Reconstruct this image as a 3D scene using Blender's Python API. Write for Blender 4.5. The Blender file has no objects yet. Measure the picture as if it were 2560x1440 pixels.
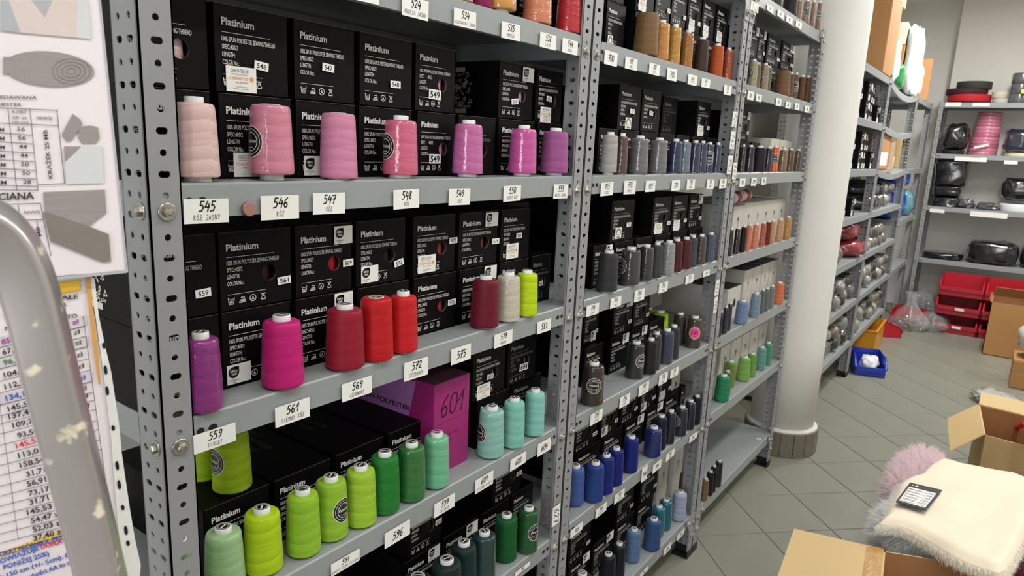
import bpy, math, random
from math import sin, cos, pi, sqrt, atan2, radians
from mathutils import Matrix, Vector, noise
SC = bpy.context.scene
COL = SC.collection
random.seed(7)
# ------------------------------------------------------------------ camera
FPX = 1726.32
CAM = Vector((-1.35364, -0.81547, 1.52011))
EUL = (1.364876, -0.045023, -0.934911)
cd = bpy.data.cameras.new('camera'); cam = bpy.data.objects.new('camera', cd); COL.objects.link(cam)
cam.location = CAM; cam.rotation_euler = EUL
cd.sensor_width = 36; cd.lens = FPX / 2560 * 36; cd.clip_start = 0.02; cd.clip_end = 60
cd.dof.use_dof = True; cd.dof.focus_distance = 1.25; cd.dof.aperture_fstop = 11.0
SC.camera = cam
# ------------------------------------------------------------------ exposure, world
SC.view_settings.view_transform = 'Standard'; SC.view_settings.look = 'None'
SC.view_settings.gamma = 1; SC.view_settings.use_curve_mapping = False
SC.view_settings.exposure = -0.1
w = bpy.data.worlds.new('world'); SC.world = w; w.use_nodes = True
w.node_tree.nodes['Background'].inputs[0].default_value = (0.9, 0.95, 1, 1)
w.node_tree.nodes['Background'].inputs[1].default_value = 0.3
# ------------------------------------------------------------------ ceiling lamps (real fluorescent troughs of the room)
LAMPS = [(-1.6, -1.15), (0.5, -1.15), (2.6, -1.15), (4.7, -.75), (-0.5, -2.9), (2.2, -2.9), (4.9, -2.9)]
CEIL = 3.1
for i, (x, y) in enumerate(LAMPS):
    ld = bpy.data.lights.new('tube_light', 'AREA'); ld.shape = 'RECTANGLE'; ld.size = 1.25; ld.size_y = 0.22
    ld.energy = {4.7: 80, 4.9: 34}.get(x, 25) if y > -2 or x > 4 else 16; ld.color = (1.0, 0.985, 0.95)
    lo = bpy.data.objects.new('tube_light', ld); COL.objects.link(lo); lo.location = (x, y, CEIL - 0.085)
# daylight through the window at the near end of the aisle
ld = bpy.data.lights.new('window_light', 'AREA'); ld.shape = 'RECTANGLE'; ld.size = 1.1; ld.size_y = 1.5; ld.energy = 26; ld.color = (1.0, 1.0, 1.0)
lo = bpy.data.objects.new('window_light', ld); COL.objects.link(lo); lo.location = (-3.93, -1.35, 1.65); lo.rotation_euler = (0, -pi / 2, 0); ld.size, ld.size_y = 1.5, 1.1

Rm = (Matrix.Rotation(EUL[2], 3, 'Z') @ Matrix.Rotation(EUL[1], 3, 'Y') @ Matrix.Rotation(EUL[0], 3, 'X'))
def at(u, v, ax, val):
    d = Rm @ Vector(((u - 1280) / FPX, -(v - 720) / FPX, -1.0))
    return CAM + d * ((val - CAM[ax]) / d[ax])
def depth(p): return -((p - CAM) @ Rm)[2] if False else -(Rm.transposed() @ (Vector(p) - CAM))[2]

# ------------------------------------------------------------------ materials
def lin(c): return tuple(((x / 255) / 12.92 if x <= 10 else (((x / 255) + .055) / 1.055) ** 2.4) for x in c)
MC = {}
def mat(name, rgb, rough=.5, metal=0.0, var=.06, scale=30, bump=0.0, coat=0.0, bscale=None, spec=.5, trans=0.0, alpha=1.0, sheen=0.0, stretch=None):
    if name in MC: return MC[name]
    m = bpy.data.materials.new(name); m.use_nodes = True; nt = m.node_tree; b = nt.nodes['Principled BSDF']
    c = lin(rgb)
    tc = nt.nodes.new('ShaderNodeTexCoord'); nz = nt.nodes.new('ShaderNodeTexNoise'); nz.inputs['Scale'].default_value = scale; nz.inputs['Detail'].default_value = 4
    src = tc.outputs['Object']
    if stretch:
        mp = nt.nodes.new('ShaderNodeMapping'); mp.inputs['Scale'].default_value = stretch; nt.links.new(src, mp.inputs[0]); src = mp.outputs[0]
    nt.links.new(src, nz.inputs['Vector'])
    mx = nt.nodes.new('ShaderNodeMix'); mx.data_type = 'RGBA'
    mx.inputs[6].default_value = (*[x * (1 - var) for x in c], 1); mx.inputs[7].default_value = (*[min(1, x * (1 + var)) for x in c], 1)
    nt.links.new(nz.outputs[0], mx.inputs[0]); nt.links.new(mx.outputs[2], b.inputs['Base Color'])
    b.inputs['Roughness'].default_value = rough; b.inputs['Metallic'].default_value = metal
    b.inputs['Coat Weight'].default_value = coat; b.inputs['Coat Roughness'].default_value = .12
    b.inputs['Specular IOR Level'].default_value = spec; b.inputs['Sheen Weight'].default_value = sheen
    b.inputs['Transmission Weight'].default_value = trans; b.inputs['Alpha'].default_value = alpha
    if bump:
        n2 = nt.nodes.new('ShaderNodeTexNoise'); n2.inputs['Scale'].default_value = bscale or scale * 3; n2.inputs['Detail'].default_value = 3
        nt.links.new(src, n2.inputs['Vector'])
        bp = nt.nodes.new('ShaderNodeBump'); bp.inputs['Strength'].default_value = bump; bp.inputs['Distance'].default_value = .004
        nt.links.new(n2.outputs[0], bp.inputs['Height']); nt.links.new(bp.outputs[0], b.inputs['Normal'])
    MC[name] = m; return m

STEEL = mat('grey_painted_steel', (144, 145, 147), .42, var=.05, scale=6, bump=.02, bscale=120)
SHELF = mat('grey_painted_shelf', (144, 149, 150), .38, var=.05, scale=5, bump=.015, bscale=90)
DARKST = mat('dark_steel', (72, 76, 82), .5, var=.1, scale=8)
ZINC = mat('zinc_bolt', (190, 186, 176), .28, metal=1, var=.12, scale=150)
RUBBER = mat('black_rubber', (20, 20, 22), .6)
BLACKC = mat('black_carton', (8, 6, 8), .48, var=.25, scale=12, bump=.05, bscale=20, spec=.13, coat=.0, stretch=(60, 60, 1.5))
CARDB = mat('raw_board', (98, 74, 54), .8, var=.15, scale=90)
PRINT = mat('white_print', (214, 212, 206), .5)
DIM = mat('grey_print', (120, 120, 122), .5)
PAPER = mat('white_paper', (232, 231, 226), .6, var=.02, scale=20)
INK = mat('black_ink', (14, 14, 20), .45)
THIN = mat('grey_pen', (105, 104, 110), .5)
CORE = mat('white_plastic', (225, 226, 224), .35, var=.02)
CAPB = mat('black_cap_label', (22, 21, 22), .4)
ORANGE = mat('orange_print', (214, 150, 60), .5)
HOLE = mat('hole_dark', (8, 8, 8), .8)
WHITEB = mat('grey_white_carton', (196, 193, 184), .7, var=.05, scale=9)
KRAFT = mat('kraft_carton', (200, 172, 122), .7, var=.08, scale=5, bump=.06, bscale=18, stretch=(1, 1, 8))
KRAFTD = mat('kraft_inside', (160, 112, 70), .75, var=.08, scale=6, bump=.08, bscale=20, stretch=(8, 8, 1))
TAPE = mat('packing_tape', (186, 138, 66), .2, var=.12, scale=12, coat=.8, bump=.3, bscale=40)
FILM = mat('clear_film', (225, 228, 230), .08, var=.05, scale=14, bump=1.0, bscale=22, alpha=.2, coat=.6)
GLASSY = mat('bag_grey', (92, 92, 94), .22, var=.35, scale=14, bump=1.0, bscale=18, coat=.8)

def thread_mat(name, coat):
    m = bpy.data.materials.new(name); m.use_nodes = True; nt = m.node_tree; N = nt.nodes.new; Lk = nt.links.new
    b = nt.nodes['Principled BSDF']
    oi = N('ShaderNodeObjectInfo'); tc = N('ShaderNodeTexCoord'); sp = N('ShaderNodeSeparateXYZ'); Lk(tc.outputs['Object'], sp.inputs[0])
    def mth(op, a, bb=None, c=None):
        n = N('ShaderNodeMath'); n.operation = op
        for i, x in enumerate((a, bb, c)):
            if x is None: continue
            if isinstance(x, (int, float)): n.inputs[i].default_value = x
            else: Lk(x, n.inputs[i])
        return n.outputs[0]
    ang = mth('DIVIDE', mth('ARCTAN2', sp.outputs[1], sp.outputs[0]), 2 * pi)
    rnd = mth('MULTIPLY', oi.outputs['Random'], 17.0)
    # crossing helices: triangular sweeps up and down the package
    a1 = mth('PINGPONG', mth('ADD', mth('MULTIPLY', ang, 1.6), rnd), .5)
    t1 = mth('FRACT', mth('ADD', mth('MULTIPLY', sp.outputs[2], 6.5), mth('MULTIPLY', a1, .9)))
    a2 = mth('PINGPONG', mth('ADD', mth('MULTIPLY', ang, 1.1), mth('MULTIPLY', rnd, 1.7)), .5)
    t2 = mth('FRACT', mth('SUBTRACT', mth('MULTIPLY', sp.outputs[2], 4.3), mth('MULTIPLY', a2, .8)))
    shade = mth('ADD', mth('MULTIPLY', t1, .17), mth('MULTIPLY', t2, .13))
    nz = N('ShaderNodeTexNoise'); nz.inputs['Scale'].default_value = 7; nz.inputs['Detail'].default_value = 3
    mp = N('ShaderNodeMapping'); mp.inputs['Scale'].default_value = (1, 1, 9); Lk(tc.outputs['Object'], mp.inputs[0]); Lk(mp.outputs[0], nz.inputs['Vector'])
    shade = mth('ADD', shade, mth('MULTIPLY', nz.outputs[0], .16))
    val = mth('ADD', shade, .70)
    hsv = N('ShaderNodeHueSaturation'); Lk(oi.outputs['Color'], hsv.inputs['Color']); Lk(val, hsv.inputs['Value']); hsv.inputs['Saturation'].default_value = 1.0
    Lk(hsv.outputs[0], b.inputs['Base Color'])
    fine = mth('SINE', mth('MULTIPLY', mth('ADD', sp.outputs[2], mth('MULTIPLY', a1, .10)), 520.0))
    h = mth('ADD', mth('MULTIPLY', fine, .10), mth('MULTIPLY', mth('ADD', t1, t2), .12))
    bp = N('ShaderNodeBump'); bp.inputs['Strength'].default_value = .35; bp.inputs['Distance'].default_value = .0012
    Lk(h, bp.inputs['Height']); Lk(bp.outputs[0], b.inputs['Normal'])
    b.inputs['Roughness'].default_value = .55; b.inputs['Sheen Weight'].default_value = .04; b.inputs['Sheen Roughness'].default_value = .4
    b.inputs['Specular IOR Level'].default_value = .3
    if coat:
        b.inputs['Coat Weight'].default_value = coat; b.inputs['Coat Roughness'].default_value = .09
        n3 = N('ShaderNodeTexNoise'); n3.inputs['Scale'].default_value = 2.4; n3.inputs['Detail'].default_value = 2
        mp3 = N('ShaderNodeMapping'); mp3.inputs['Scale'].default_value = (1, 1, 5); Lk(tc.outputs['Object'], mp3.inputs[0]); Lk(mp3.outputs[0], n3.inputs['Vector'])
        b3 = N('ShaderNodeBump'); b3.inputs['Strength'].default_value = .35; b3.inputs['Distance'].default_value = .003
        Lk(n3.outputs[0], b3.inputs['Height']); Lk(b3.outputs[0], b.inputs['Coat Normal'])
    return m
THREAD = thread_mat('wound_thread', 0.0)
THREADW = thread_mat('film_wrapped_thread', 1.0)
def flat_color_mat(name, rough=.5, coat=0):
    m = bpy.data.materials.new(name); m.use_nodes = True; nt = m.node_tree; b = nt.nodes['Principled BSDF']
    oi = nt.nodes.new('ShaderNodeObjectInfo'); nz = nt.nodes.new('ShaderNodeTexNoise'); nz.inputs['Scale'].default_value = 40
    hs = nt.nodes.new('ShaderNodeHueSaturation'); mr = nt.nodes.new('ShaderNodeMapRange'); mr.inputs[3].default_value = .88; mr.inputs[4].default_value = 1.12
    nt.links.new(nz.outputs[0], mr.inputs[0]); nt.links.new(mr.outputs[0], hs.inputs['Value']); nt.links.new(oi.outputs['Color'], hs.inputs['Color'])
    nt.links.new(hs.outputs[0], b.inputs['Base Color']); b.inputs['Roughness'].default_value = rough; b.inputs['Coat Weight'].default_value = coat
    return m
OBJC = flat_color_mat('tinted_plastic', .4, .3)

# ------------------------------------------------------------------ mesh builder
class MB:
    def __init__(s): s.v = []; s.f = []; s.mi = []; s.sm = []
    def add(s, vs, fs, mi=0, smooth=False, M=None):
        o = len(s.v)
        s.v += [tuple(M @ Vector(p)) if M else tuple(p) for p in vs]
        s.f += [tuple(i + o for i in f) for f in fs]; s.mi += [mi] * len(fs); s.sm += [smooth] * len(fs); return s
    def box(s, x0, y0, z0, x1, y1, z1, mi=0, M=None):
        vs = [(x0, y0, z0), (x1, y0, z0), (x1, y1, z0), (x0, y1, z0), (x0, y0, z1), (x1, y0, z1), (x1, y1, z1), (x0, y1, z1)]
        return s.add(vs, [(0, 3, 2, 1), (4, 5, 6, 7), (0, 1, 5, 4), (1, 2, 6, 5), (2, 3, 7, 6), (3, 0, 4, 7)], mi, False, M)
    def cbox(s, x0, y0, z0, x1, y1, z1, c=.002, mi=0, M=None):  # chamfered vertical + top edges
        def ring(z, i): return [(x0 + i + c, y0 + i, z), (x1 - i - c, y0 + i, z), (x1 - i, y0 + i + c, z), (x1 - i, y1 - i - c, z), (x1 - i - c, y1 - i, z), (x0 + i + c, y1 - i, z), (x0 + i, y1 - i - c, z), (x0 + i, y0 + i + c, z)]
        vs = ring(z0, c) + ring(z0 + c, 0) + ring(z1 - c, 0) + ring(z1, c)
        fs = [tuple(range(7, -1, -1)), tuple(range(24, 32))]
        for k in range(3):
            for i in range(8): j = (i + 1) % 8; fs.append((k * 8 + i, k * 8 + j, k * 8 + 8 + j, k * 8 + 8 + i))
        return s.add(vs, fs, mi, False, M)
    def lathe(s, prof, n=24, mi=0, M=None, cap=True, smooth=True):
        vs = []; fs = []
        for r, z in prof: vs += [(r * cos(2 * pi * i / n), r * sin(2 * pi * i / n), z) for i in range(n)]
        for k in range(len(prof) - 1):
            for i in range(n): j = (i + 1) % n; fs.append((k * n + i, k * n + j, k * n + n + j, k * n + n + i))
        s.add(vs, fs, mi, smooth, M)
        if cap:
            o = len(s.v) - len(vs); s.f.append(tuple(o + i for i in range(n - 1, -1, -1))); s.mi.append(mi); s.sm.append(False)
            k = len(prof) - 1; s.f.append(tuple(o + k * n + i for i in range(n))); s.mi.append(mi); s.sm.append(False)
        return s
    def disc(s, cx, cz, r, y=0, n=24, mi=0, r2=0, sx=1):
        # disc (or annulus when r2) in the XZ plane facing -Y
        if r2:
            vs = [(cx + sx * r * cos(2 * pi * i / n), y, cz + r * sin(2 * pi * i / n)) for i in range(n)] + [(cx + sx * r2 * cos(2 * pi * i / n), y, cz + r2 * sin(2 * pi * i / n)) for i in range(n)]
            return s.add(vs, [(i, (i + 1) % n, n + (i + 1) % n, n + i) for i in range(n)], mi)
        return s.add([(cx + sx * r * cos(2 * pi * i / n), y, cz + r * sin(2 * pi * i / n)) for i in range(n)], [tuple(range(n))], mi)
    def poly(s, pts, y=0, mi=0): return s.add([(x, y, z) for x, z in pts], [tuple(range(len(pts)))], mi)
    def stroke(s, pts, wd, y=0, mi=0):
        for (x0, z0), (x1, z1) in zip(pts, pts[1:]):
            dx, dz = x1 - x0, z1 - z0; l = math.hypot(dx, dz) or 1e-9; nx, nz = -dz / l * wd / 2, dx / l * wd / 2; ex, ez = dx / l * wd * .35, dz / l * wd * .35
            s.add([(x0 - ex + nx, y, z0 - ez + nz), (x0 - ex - nx, y, z0 - ez - nz), (x1 + ex - nx, y, z1 + ez - nz), (x1 + ex + nx, y, z1 + ez + nz)], [(0, 1, 2, 3)], mi)
        return s
    def tube(s, pts, r, n=10, mi=0, flat=1.0):
        P = [Vector(p) for p in pts]; vs = []; fs = []; up = Vector((0, 0, 1))
        for i, p in enumerate(P):
            t = (P[min(i + 1, len(P) - 1)] - P[max(i - 1, 0)]).normalized()
            a = t.cross(up) if abs(t.z) < .95 else t.cross(Vector((1, 0, 0))); a.normalize(); b = t.cross(a)
            vs += [tuple(p + a * r * cos(2 * pi * k / n) + b * r * flat * sin(2 * pi * k / n)) for k in range(n)]
        for i in range(len(P) - 1):
            for k in range(n): j = (k + 1) % n; fs.append((i * n + k, i * n + j, i * n + n + j, i * n + n + k))
        fs += [tuple(range(n - 1, -1, -1)), tuple((len(P) - 1) * n + k for k in range(n))]
        return s.add(vs, fs, mi, True)
    def mesh_data(s, me, M, mi=0):
        return s.add([v.co for v in me.vertices], [tuple(p.vertices) for p in me.polygons], mi, False, M)
    def mesh(s, name, mats):
        me = bpy.data.meshes.new(name); me.from_pydata(s.v, [], s.f)
        for m in (mats if isinstance(mats, (list, tuple)) else [mats]): me.materials.append(m)
        me.polygons.foreach_set('material_index', s.mi); me.polygons.foreach_set('use_smooth', s.sm); me.update(); return me
    def obj(s, name, mats, parent=None, loc=None, label=None): return put(name, s.mesh(name, mats), parent, loc, None, label)
def put(name, me, parent=None, loc=None, color=None, label=None):
    o = bpy.data.objects.new(name, me); COL.objects.link(o)
    if parent: o.parent = parent
    if loc is not None: o.location = loc
    if color: o.color = (*lin(color), 1)
    if label: o['label'] = label
    return o
LAB = set()
def tag(o, label, cat, group=None, kind=None):
    n = len(label.replace('–', ' ').split())
    if label in LAB: print('DUP LABEL', label)
    if n < 4 or n > 16: print('LEN', n, label)
    LAB.add(label); o['label'] = label; o['category'] = cat
    if group: o['group'] = group
    if kind: o['kind'] = kind
    return o
def thing(name, label, cat, loc=(0, 0, 0), rz=0, group=None, scale=None):
    o = bpy.data.objects.new(name, None); COL.objects.link(o); o.location = loc; o.rotation_euler = (0, 0, rz); o.empty_display_size = .02
    if scale: o.scale = scale
    return tag(o, label, cat, group)
def struct(o, label=None, cat=None):
    o['kind'] = 'structure'
    if label: o['label'] = label
    if cat: o['category'] = cat
    return o
ORD = ['first', 'second', 'third', 'fourth', 'fifth', 'sixth', 'seventh', 'eighth', 'ninth', 'tenth', 'eleventh', 'twelfth', 'thirteenth']
# ------------------------------------------------------------------ type
TC = {}
def text_me(s, bold=0.0):
    k = (s, bold)
    if k in TC: return TC[k]
    cu = bpy.data.curves.new('t', 'FONT'); cu.body = s; cu.size = 1; cu.resolution_u = 2; cu.offset = bold
    o = bpy.data.objects.new('t', cu); COL.objects.link(o)
    dg = bpy.context.evaluated_depsgraph_get(); me = bpy.data.meshes.new_from_object(o.evaluated_get(dg))
    bpy.data.objects.remove(o)
    xs = [v.co.x for v in me.vertices] or [0]; TC[k] = (me, min(xs), max(xs)); return TC[k]
def typ(mb, s, x, z, width=None, size=None, bold=0.0, y=0, mi=0, slope=0.0, rot=0):
    """set type with its left end at x, baseline z, in the XZ plane; width fixes the set width"""
    me, a, b = text_me(s, bold); sx = (width / (b - a)) if width else size
    sz = size or sx
    M = Matrix.Translation((x, y, z)) @ Matrix.Rotation(rot, 4, 'Y') @ Matrix(((sx, slope * sx, 0, -a * sx), (0, 0, 1, 0), (0, sz, 0, 0), (0, 0, 0, 1)))
    mb.mesh_data(me, M, mi)
H = {'0': [[(.5, 1), (.2, .85), (.1, .5), (.2, .12), (.5, 0), (.78, .15), (.88, .5), (.78, .88), (.5, 1)]], '1': [[(.1, .5), (.62, 1), (.55, 0)]],
     '2': [[(.15, .78), (.35, 1), (.7, .92), (.72, .65), (.15, .06), (.35, .1), (.9, .02)]], '3': [[(.15, .92), (.5, 1), (.8, .8), (.4, .55), (.8, .35), (.7, .08), (.4, 0), (.1, .12)]],
     '4': [[(.45, 1), (.1, .4), (.85, .42)], [(.72, .75), (.62, -.05)]], '5': [[(.85, .98), (.3, 1), (.22, .58), (.6, .6), (.8, .35), (.6, .05), (.1, 0)]],
     '6': [[(.72, 1), (.3, .7), (.12, .3), (.35, 0), (.7, .08), (.75, .35), (.5, .5), (.2, .35)]], '7': [[(.1, .9), (.85, 1), (.4, 0)], [(.25, .5), (.8, .55)]],
     '8': [[(.75, .85), (.45, 1), (.25, .8), (.7, .3), (.55, .02), (.2, .1), (.3, .4), (.75, .8)]], '9': [[(.8, .85), (.5, 1), (.2, .8), (.3, .55), (.75, .65), (.8, .9), (.72, .3), (.3, -.02)]],
     'A': [[(0, 0), (.4, 1), (.8, 0)], [(.15, .35), (.65, .35)]], 'B': [[(.1, 0), (.1, 1), (.6, .85), (.15, .55), (.7, .3), (.1, 0)]], 'C': [[(.8, .85), (.4, 1), (.1, .5), (.4, 0), (.8, .15)]],
     'D': [[(.1, 0), (.1, 1), (.6, .85), (.75, .4), (.1, 0)]], 'E': [[(.8, 1), (.1, 1), (.1, 0), (.8, 0)], [(.1, .5), (.6, .5)]], 'F': [[(.8, 1), (.1, 1), (.1, 0)], [(.1, .5), (.6, .5)]],
     'G': [[(.8, .85), (.4, 1), (.1, .5), (.4, 0), (.8, .15), (.8, .45), (.5, .45)]], 'I': [[(.3, 0), (.35, 1)]], 'J': [[(.3, 1), (.75, 1), (.6, .15), (.3, -.1), (.05, .15)]], 'K': [[(.1, 0), (.1, 1)], [(.75, 1), (.1, .5), (.75, 0)]],
     'L': [[(.15, 1), (.1, 0), (.7, 0)]], 'Ł': [[(.15, 1), (.1, 0), (.7, 0)], [(0, .4), (.5, .65)]], 'M': [[(0, 0), (.15, 1), (.4, .4), (.7, 1), (.8, 0)]], 'N': [[(.05, 0), (.1, 1), (.65, 0), (.75, 1)]],
     'O': [[(.4, 1), (.1, .6), (.3, 0), (.7, .2), (.7, .75), (.4, 1)]], 'Ó': [[(.4, 1), (.1, .6), (.3, 0), (.7, .2), (.7, .75), (.4, 1)], [(.4, 1.15), (.6, 1.35)]], 'P': [[(.1, 0), (.15, 1), (.7, .85), (.15, .5)]],
     'R': [[(.1, 0), (.15, 1), (.7, .8), (.15, .5), (.75, 0)]], 'S': [[(.75, .9), (.35, 1), (.15, .75), (.7, .35), (.5, 0), (.05, .1)]], 'Ś': [[(.75, .9), (.35, 1), (.15, .75), (.7, .35), (.5, 0), (.05, .1)], [(.4, 1.15), (.6, 1.35)]],
     'T': [[(0, 1), (.85, 1)], [(.4, 1), (.35, 0)]], 'U': [[(.1, 1), (.15, .1), (.6, .05), (.7, 1)]], 'W': [[(0, 1), (.2, 0), (.4, .7), (.6, 0), (.85, 1)]], 'Y': [[(.05, 1), (.4, .55)], [(.8, 1), (.25, 0)]],
     'Z': [[(.1, 1), (.75, 1), (.05, 0), (.75, 0)]], 'Ż': [[(.1, 1), (.75, 1), (.05, 0), (.75, 0)], [(.2, .5), (.6, .5)]]}
def hand(mb, s, cx, z, h, wd, mi=0, y=0, adv=.62, slant=.14):
    tot = len(s) * h * adv; x = cx - tot / 2
    for ch in s:
        for st in H.get(ch, []): mb.stroke([(x + (px * .62 + slant * pz) * h, z + pz * h) for px, pz in st], wd, y, mi)
        x += h * adv

# ================================================================== ROOM
def plane_box(name, x0, y0, z0, x1, y1, z1, m, lab=None):
    o = MB().box(x0, y0, z0, x1, y1, z1).obj(name, m); return struct(o)
WALL = mat('wall_paint', (222, 220, 214), .85, var=.02, scale=1.5, bump=.05, bscale=60)
GROUT = mat('grout', (136, 132, 122), .9, var=.12, scale=20)
floor = plane_box('floor', -4, -4.6, -.1, 7.6, .9, -.003, GROUT)
plane_box('wall_back', -4, .62, 0, 7.6, .78, CEIL, WALL)
plane_box('wall_far', 6.95, -4.6, 0, 7.25, -.06, CEIL, WALL)
plane_box('wall_recess', 7.1, -.06, 0, 7.25, .62, CEIL, WALL)
plane_box('wall_front', -4, -4.75, 0, 7.6, -4.6, CEIL, WALL)
plane_box('wall_left', -4.15, -4.6, 0, -4, .9, CEIL, WALL)
plane_box('ceiling', -4, -4.6, CEIL, 7.6, .9, CEIL + .1, mat('ceiling_paint', (235, 235, 230), .9, var=.01))
wn = bpy.data.objects.new('window_1', None); COL.objects.link(wn); wn.location = (-4, -1.35, 1.65); wn['kind'] = 'structure'; wn['label'] = 'daylit window at the near end of the aisle'
DAY = bpy.data.materials.new('daylight_pane'); DAY.use_nodes = True; _b = DAY.node_tree.nodes['Principled BSDF']; _b.inputs['Emission Color'].default_value = (.9, .96, 1, 1); _b.inputs['Emission Strength'].default_value = 6
MB().box(0, -.55, -.75, .02, .55, .75).obj('pane', DAY, wn)
for a_ in ((-.60, -.80, -.55, .80), (.55, -.80, .60, .80), (-.55, .75, .55, .80), (-.55, -.80, .55, -.75), (-.02, -.75, .02, .75)): MB().box(0, a_[0], a_[1], .05, a_[2], a_[3]).obj('frame', CORE, wn)
# floor tiles, 30 cm laid diagonally, each one a part of the floor
TILE = mat('grey_floor_tile', (130, 131, 119), .36, var=.10, scale=3.5, bump=.05, bscale=40)
tb = MB(); tb.cbox(-.1478, -.1478, -.006, .1478, .1478, 0, c=.0012); tme = tb.mesh('tile', TILE)
q = .3 * sqrt(2)
cnt = 0
for i in range(-30, 40):
    for j in range(-30, 40):
        # lattice of diamond centres: grout crossings at (1.38,-.177)+k*(.4243,0) and the rows half a step away
        x = 1.38 + (i + j) * q / 2; y = -.177 + q / 2 + (i - j) * q / 2
        if (.1 < x < 6.9 and -2.4 < y < .1 and y > -1.15 - x * .22) or (1.9 < x < 3.2 and 0 < y < .35):
            o = put('tile', tme, floor, (x, y, 0)); o.rotation_euler = (0, 0, pi / 4); cnt += 1
print('tiles', cnt)
# pillar
PC = Vector((2.345, .038, 0))
PIL = mat('pillar_paint', (224, 222, 218), .6, var=.05, scale=4, bump=.04, bscale=30)
pil = bpy.data.objects.new('pillar', None); COL.objects.link(pil); pil.location = PC; pil['kind'] = 'structure'
pil['label'] = 'round white scuffed pillar at the end of the thread racks'
MB().lathe([(.160, .12), (.160, .6), (.160, 1.4), (.159, 2.2), (.159, CEIL)], 64).obj('shaft', PIL, pil)
MB().lathe([(.180, .129), (.179, .136), (.172, .142), (.158, .144)], 48).obj('mortar_ledge', mat('mortar', (205, 203, 196), .9), pil)
MB().lathe([(.174, .0), (.174, .13)], 48).obj('mortar_bed', mat('grey_mortar', (170, 166, 156), .9), pil)
BT = mat('dark_skirting_tile', (112, 106, 94), .45, var=.15, scale=14, bump=.1)
NB = 18
bm_ = MB(); hw = .183 * math.tan(pi / NB) - .002; bm_.cbox(-hw, -.004, .001, hw, .004, .13, c=.0012); bme = bm_.mesh('tile', BT)
for i in range(NB):
    a = 2 * pi * i / NB + .1; o = put('tile', bme, pil, (.181 * cos(a), .181 * sin(a), 0)); o.rotation_euler = (0, 0, a + pi / 2)
# lamp bodies on the ceiling
for i, (x, y) in enumerate(LAMPS):
    t = thing('ceiling_light', f"white fluorescent ceiling lamp, {ORD[i]} of those above the aisle", 'lamp', (x, y, CEIL), group='ceiling lamps')
    MB().box(-.66, -.13, -.05, .66, .13, 0).obj('housing', CORE, t)
    e = bpy.data.materials.get('tube_glow')
    if not e:
        e = bpy.data.materials.new('tube_glow'); e.use_nodes = True; e.node_tree.nodes['Principled BSDF'].inputs['Emission Color'].default_value = (1, .98, .94, 1); e.node_tree.nodes['Principled BSDF'].inputs['Emission Strength'].default_value = 6
    for s in (-.06, .06):
        m_ = MB().tube([(-.6, s, -.066), (.6, s, -.066)], .013, 10); m_.obj('tube', e, t)

# ================================================================== RACKS
def holed(mb, org, ux, uz, un, W, Ht, cols, pitch, kinds, thick=.0018, mi=0, z0=.0):
    """strip W wide, Ht high from org along ux,uz; hole columns at offsets cols; alternate slot / round holes"""
    n = int(Ht / pitch); th = un * thick; NS = 12
    edges = [0] + [(a + b) / 2 for a, b in zip(cols, cols[1:])] + [W]
    for r in range(n + 1):
        za = r * pitch; zb = min(Ht, za + pitch)
        if zb - za < pitch * .9:
            if zb - za > 1e-4:
                a, b, c, d = org + uz * za, org + ux * W + uz * za, org + ux * W + uz * zb, org + uz * zb
                mb.add([a, b, c, d], [(0, 1, 2, 3)], mi)
            continue
        for ci, cx in enumerate(cols):
            x0, x1 = edges[ci], edges[ci + 1]; hx = .0073 if (r % 2 == 0) else .0042; hz = .0042; zc = (za + zb) / 2
            inn = []; out = []
            for k in range(NS):
                a = 2 * pi * (k + .5) / NS; ca, sa = cos(a), sin(a)
                px = hz * ca + (hx - hz) * (1 if ca > 0 else -1); pz = hz * sa
                inn.append((cx + px, zc + pz))
                sx = (x1 - cx) if ca > 0 else (cx - x0); t = 1 / max(abs(ca) , abs(sa)); 
                out.append((cx + max(-1, min(1, ca * t)) * sx, zc + max(-1, min(1, sa * t)) * (zb - za) / 2))
            # snap the diagonal neighbours to corners
            for k in (1, 4, 7, 10):
                ca, sa = cos(2 * pi * (k + .5) / NS), sin(2 * pi * (k + .5) / NS)
                out[k] = (x1 if ca > 0 else x0, zb if sa > 0 else za)
            vs = [org + ux * a + uz * b for a, b in inn] + [org + ux * a + uz * b for a, b in out] + [org + ux * a + uz * b + th for a, b in inn]
            fs = [(NS + k, NS + (k + 1) % NS, (k + 1) % NS, k) for k in range(NS)] + [(k, (k + 1) % NS, 2 * NS + (k + 1) % NS, 2 * NS + k) for k in range(NS)]
            mb.add(vs, fs, mi)
X_, Y_, Z_ = Vector((1, 0, 0)), Vector((0, 1, 0)), Vector((0, 0, 1))
UPM = {}
def upright_mesh(H_, hand_, rear, m=STEEL):
    k = (H_, hand_, rear, m.name)
    if k in UPM: return UPM[k]
    mb = MB(); s = hand_; d = -1 if rear else 1
    # front flange: from corner (0,0) inwards along s*X ; side flange back along d*Y
    holed(mb, Vector((0, 0, 0)), X_ * s, Z_, Y_ * d, .041, H_, [.0215], .025, 0)
    holed(mb, Vector((0, 0, 0)), Y_ * d, Z_, X_ * s, .060, H_, [.018, .043], .025, 0)
    # rolled outer corner and thin free edges
    mb.box(min(0, s * .003), min(0, d * .003), 0, max(0, s * .003), max(0, d * .003), H_)
    mb.box(min(s * .039, s * .041), min(0, d * .004), 0, max(s * .039, s * .041), max(0, d * .004), H_)
    mb.box(min(0, s * .003), min(d * .058, d * .06), 0, max(0, s * .003), max(d * .058, d * .06), H_)
    UPM[k] = mb.mesh('upright', m); return UPM[k]
b_ = MB(); Mx = Matrix.Rotation(pi / 2, 4, 'X')
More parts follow.
